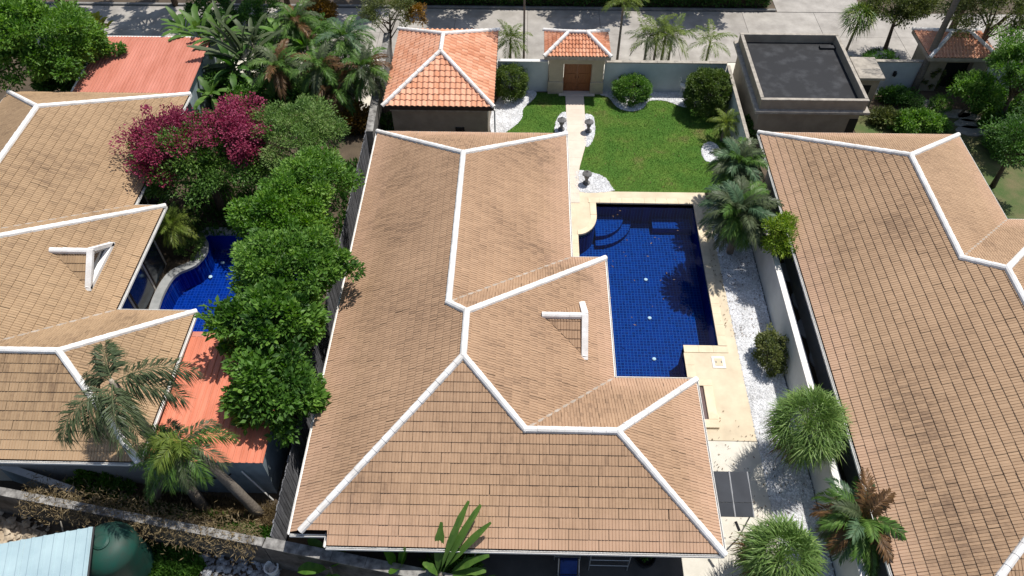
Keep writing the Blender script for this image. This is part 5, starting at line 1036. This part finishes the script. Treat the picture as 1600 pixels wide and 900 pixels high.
for i, (px, py, z, r_, mm, lb) in enumerate(((330, 25, 1.1, (1.8, 1.2, 1.2), 'leaf_dark', 'dark shrub at the lane north of the shorter banana plant'), (410, 20, 1.2, (1.6, 1.0, 1.3), 'leaf_mid', 'green shrub at the top edge by the lane'), (480, 50, 1.1, (1.4, 1.0, 1.1), 'leaf_dark', 'dark shrub behind the driveway palms'), (530, 130, .8, (1.0, .9, .9), 'leaf_dark', 'dark shrub at the foot of the tallest driveway palm'), (460, 150, 1.1, (1.3, 1.1, 1.1), 'leaf_dark', 'dark shrub between the blossom and the driveway palms'), (385, 160, 1.0, (1.0, 1.0, 1.0), 'leaf_mid', 'green shrub tucked behind the magenta blossom'), (555, 185, .6, (.9, .9, .7), 'leaf_orange', 'orange-brown dry shrub at the foot of the garage side wall'), (490, 160, 1.0, (1.3, 1.0, 1.0), 'leaf_mid', 'green shrub under the driveway palms'), (420, 120, 1.0, (1.6, 1.3, 1.0), 'leaf_dark', 'dark undergrowth shrub below the traveller palm'), (370, 40, 1.2, (2.0, 1.2, 1.2), 'leaf_dark', 'dark shrub at the top edge behind the banana plants'), (290, 110, 1.0, (1.2, 1.0, 1.0), 'leaf_dark', 'dark shrub at the corner of the faded red shed'), (440, 60, .9, (1.2, .9, .9), 'leaf_dark', 'dark shrub between lane and broad-leaved plants'), (500, 20, .8, (1.0, .8, .8), 'leaf_orange', 'reddish-brown shrub at the lane edge'), (350, 130, 1.2, (1.0, 1.0, 1.1), 'leaf_dark', 'dark shrub between the traveller palm and the red shed'))):
    c = G(px, py, z); shrub('shrub', lb, (c[0], c[1], z), r_, M[mm], 4200, .17, 131+i, nc=70, cr=.35, group='undergrowth shrubs west of the driveway')
c = G(608, 18, 3.2); ot = tree('olive_tree', 'thin brownish tree with an orange side at the lane behind the garage', 'tree', (-8.9, 40.6), (c[0], c[1], 3.2), (1.7, 1.2, 1.1), M['leaf_olive'], nc=55, nl=90, leaf=.14, cr=.4, seed=140, tr=.1, asp=.35)
c = G(650, 22, 3.0); crown('crown', ot, M['leaf_orange'], (c[0], c[1], 3.0), (.7, .7, .7), 20, 80, .13, .3, 141)
# hedge and trees beyond the lane
hd = thing('hedge', (5, 49, 0), 'dark clipped hedge along the far side of the lane', 'hedge'); g_ = np.random.default_rng(142); nH = 42000
P = np.stack([-9+26*g_.random(nH), 48.05+1.5*g_.random(nH)**1.6, 1.55*g_.random(nH)**.6], 1); add('foliage', leaves_mesh('foliage', P, g_.normal(size=(nH, 3))+(0, -.5, .4), .16*(.6+.8*g_.random(nH)), .5, g_, np.clip(g_.normal(.4, .2, nH), 0, 1)), M['leaf_dark'], hd)
MB().box(-9, 17, 48.5, 49.8, 0, 1.3).build('branch_core', M['bark'], hd)
for i, (x, y, z, r_) in enumerate(((-3, 49.5, 7.5, 2.6), (6.5, 49.8, 8.0, 2.6), (13.5, 49.6, 7.5, 2.4), (-17, 47.5, 8.5, 3.6), (-25, 47.5, 9, 4.0), (-33, 47, 8.5, 3.6), (-10.5, 49.5, 8, 2.6))):
    tree('lane_tree', ('roadside tree beyond the hedge north of the garage', 'roadside tree beyond the hedge north of the gatehouse', 'roadside tree beyond the hedge near the side lane', 'roadside tree shading the lane north of the banana plants', 'roadside tree shading the lane north of the faded red shed', 'roadside tree shading the lane at the far west', 'roadside tree beyond the lane behind the brownish tree')[i], 'tree', (x, y+.3), (x, y, z), (r_, r_*.9, 1.6), M['leaf_dark'], nc=80, nl=(240 if x < -15 else 110), leaf=.26, cr=.5, seed=150+i, tr=.18, group='roadside trees beyond the lane')

# ---- tall palms in the lower west yard
b = G(322, 797); c = G(176, 598, 6.8)
t = palm('tall_palm', 'tallest grey-fronded palm arching over the west villa hip', b, tuple(c), M['frond_dark'], n=0, seed=160, tr=.17); g_ = np.random.default_rng(161)
for az, el, L in ((12, .5, 2.7), (-4, .25, 2.4), (122, .9, 1.5), (238, .3, 2.4), (255, .1, 1.9), (292, .4, 2.6), (308, .1, 2.1), (150, .3, 1.2)):
    V, F, rn = frond_mesh(tuple(c), R(az), el, L, 1.25, 92, .82, g_, .06, .25, .72, rw=.03, spin=.9); add('frond', npmesh('frond', V, F, rn), M['frond_dark'], t)
MB().tube([Vector(c)-Vector((0, 0, .9)), Vector(c)+Vector((0, 0, .15))], [.13, .07], 8).build('crown_shaft', M['palepalm'], t, smooth=True)
b = G(408, 806); c = G(285, 690, 4.6)
t = palm('tall_palm', 'palm with a bright yellow-green heart over the bright red shed corner', b, tuple(c), M['frond_dark'], n=0, seed=162, tr=.17, bend=.1)
for az, el, L, mm in ((190, .5, 1.7, 'frond_mid'), (225, .3, 1.8, 'frond_mid'), (255, .2, 1.7, 'frond_mid'), (285, .3, 1.7, 'frond_dark'), (310, .3, 1.8, 'frond_mid'), (340, .4, 1.9, 'frond_dark'), (5, .6, 1.9, 'frond_mid'), (170, .7, 1.5, 'frond_mid'), (250, .9, 1.3, 'frond_yellow'), (200, 1.1, 1.1, 'frond_yellow'), (300, 1.2, 1.0, 'frond_yellow'), (140, .6, 1.2, 'frond_dark'), (40, .7, 1.3, 'frond_dark')):
    V, F, rn = frond_mesh(tuple(c), R(az), el, L, 1.35, 60, .55, g_, .05, .25, .7, rw=.028, spin=.6); add('frond', npmesh('frond', V, F, rn), M[mm], t)
b = G(240, 779); c = G(262, 716, 2.9)
palm('short_palm', 'short palm with thick pale trunk beside the shed wall', b, tuple(c), M['frond_mid'], n=13, L=1.5, ll=.5, nl=34, seed=163, tr=.17, bark='palepalm', els=(1.2, -.5), droop=1.3)
c = G(140, 752, .6); shrub('shrub', 'bright green leafy shrub below the west villa eave', (c[0], c[1], .5), (.75, .45, .45), M['leaf_bright'], 2000, .17, 164, nc=40)
c = G(188, 764, .4); shrub('shrub', 'smaller pale green shrub beside the bright one below the west eave', (c[0], c[1], .35), (.45, .3, .3), M['leaf_mid'], 900, .14, 165, nc=25)
# dry weeds and ground cover
def weeds(poly, n, seed, label, h, m, asp=.3):
    return turf(ccw([tuple(p[:2]) for p in poly]), n, seed, label, h, m, asp)
weeds([G(70, 790), G(250, 800), G(440, 830), G(440, 790), G(300, 775), G(80, 765)], 16000, 171, 'dry brown weeds between the shed and the dark block wall', .26, M['drygrass'], .1)
weeds([G(345, 815), G(440, 830), G(440, 845), G(340, 830)], 2500, 172, 'green weeds beside the plank fence corner', .25, M['leaf_mid'])
weeds([G(215, 850), G(300, 860), G(320, 885), G(290, 930), G(240, 930)], 5000, 173, 'green ground cover between the yard slab and rubble heap', .28, M['leaf_mid'])
weeds([(-18, 24.9), (-9, 24.9), (-9, 31), (-18, 31)], 6000, 174, 'dark undergrowth below the bougainvillea', .3, M['leaf_dark'])
weeds([G(90, 772), G(230, 782), G(300, 800), G(400, 812), G(100, 796)], 7000, 176, 'green weeds among the dry growth behind the dark block wall', .24, M['leaf_mid'], .25)
wt = thing('wall_creeper', (-14, 9.1, 1.8), 'dry brown creeper hanging over the dark block wall', 'creeper'); g_ = np.random.default_rng(175); nW = 7000; s_ = g_.random(nW); a, b = np.array((-18.2, 9.73)), np.array((-9.2, 8.2))
P = np.concatenate([a+(b-a)*s_[:, None]+np.stack([np.zeros(nW), .12+.35*g_.normal(size=nW)], 1), (1.92+.10*g_.normal(size=nW)-.5*g_.random(nW)**3)[:, None]], 1)
add('foliage', leaves_mesh('foliage', P, g_.normal(size=(nW, 3))+(0, -.3, -.3), .16*(.5+g_.random(nW)), .14, g_, np.clip(g_.normal(.5, .25, nW), 0, 1)), M['drygrass'], wt)
# plants at the front edge of the central villa
bp0 = G(690, 905, 1.6); bt = thing('banana_plant', (bp0[0], bp0[1], 0), 'young banana plant rising in front of the central villa eave', 'plant'); g_ = np.random.default_rng(181)
for (ax_, ay_, az_), (tx, ty, tz), wd_ in (((686, 898, 2.2), (733, 782, 4.3), .24), ((690, 898, 2.2), (752, 788, 4.2), .26), ((688, 895, 2.1), (722, 800, 4.0), .2), ((694, 892, 2.2), (768, 816, 3.9), .24), ((684, 900, 1.9), (690, 815, 3.6), .3), ((700, 895, 1.9), (765, 868, 2.9), .28), ((695, 898, 1.8), (760, 893, 2.3), .28), ((690, 900, 1.8), (660, 880, 2.6), .3)):
    a, b = G(ax_, ay_, az_), G(tx, ty, tz); d = b-a; L0 = np.linalg.norm(d); big_leaf(bt, a, math.atan2(d[1], d[0]), math.asin(d[2]/L0)+.14, L0, wd_, .4, M['frond_mid'], g_)
MB().tube([(bp0[0], bp0[1], -.05), (bp0[0], bp0[1], 1.2), tuple(G(688, 898, 2.1))], [.11, .1, .07], 8).build('stem', M['palmbark'], bt, smooth=True)
p2 = G(700, 895, 1.2); shrub('shrub', 'glossy green shrub below the young banana plant at the front wall', (p2[0]+.3, p2[1], 1.1), (1.0, .6, .7), M['banana'], 1500, .3, 182, nc=50, asp=.4)
p = G(632, 915); leafy('banana_plant', 'single upright bright leaf plant in front of the grey capped wall', p, 4, 1.5, .35, M['banana'], 183, z0=1.5, els=(1.5, 1.1), droop=.3, tr=.05)
p = G(525, 905); leafy('banana_plant', 'low broad-leaved plant below the grey capped wall', p, 7, 1.2, .4, M['banana'], 184, z0=1.1, els=(1.0, -.1), droop=.8, tr=.06)
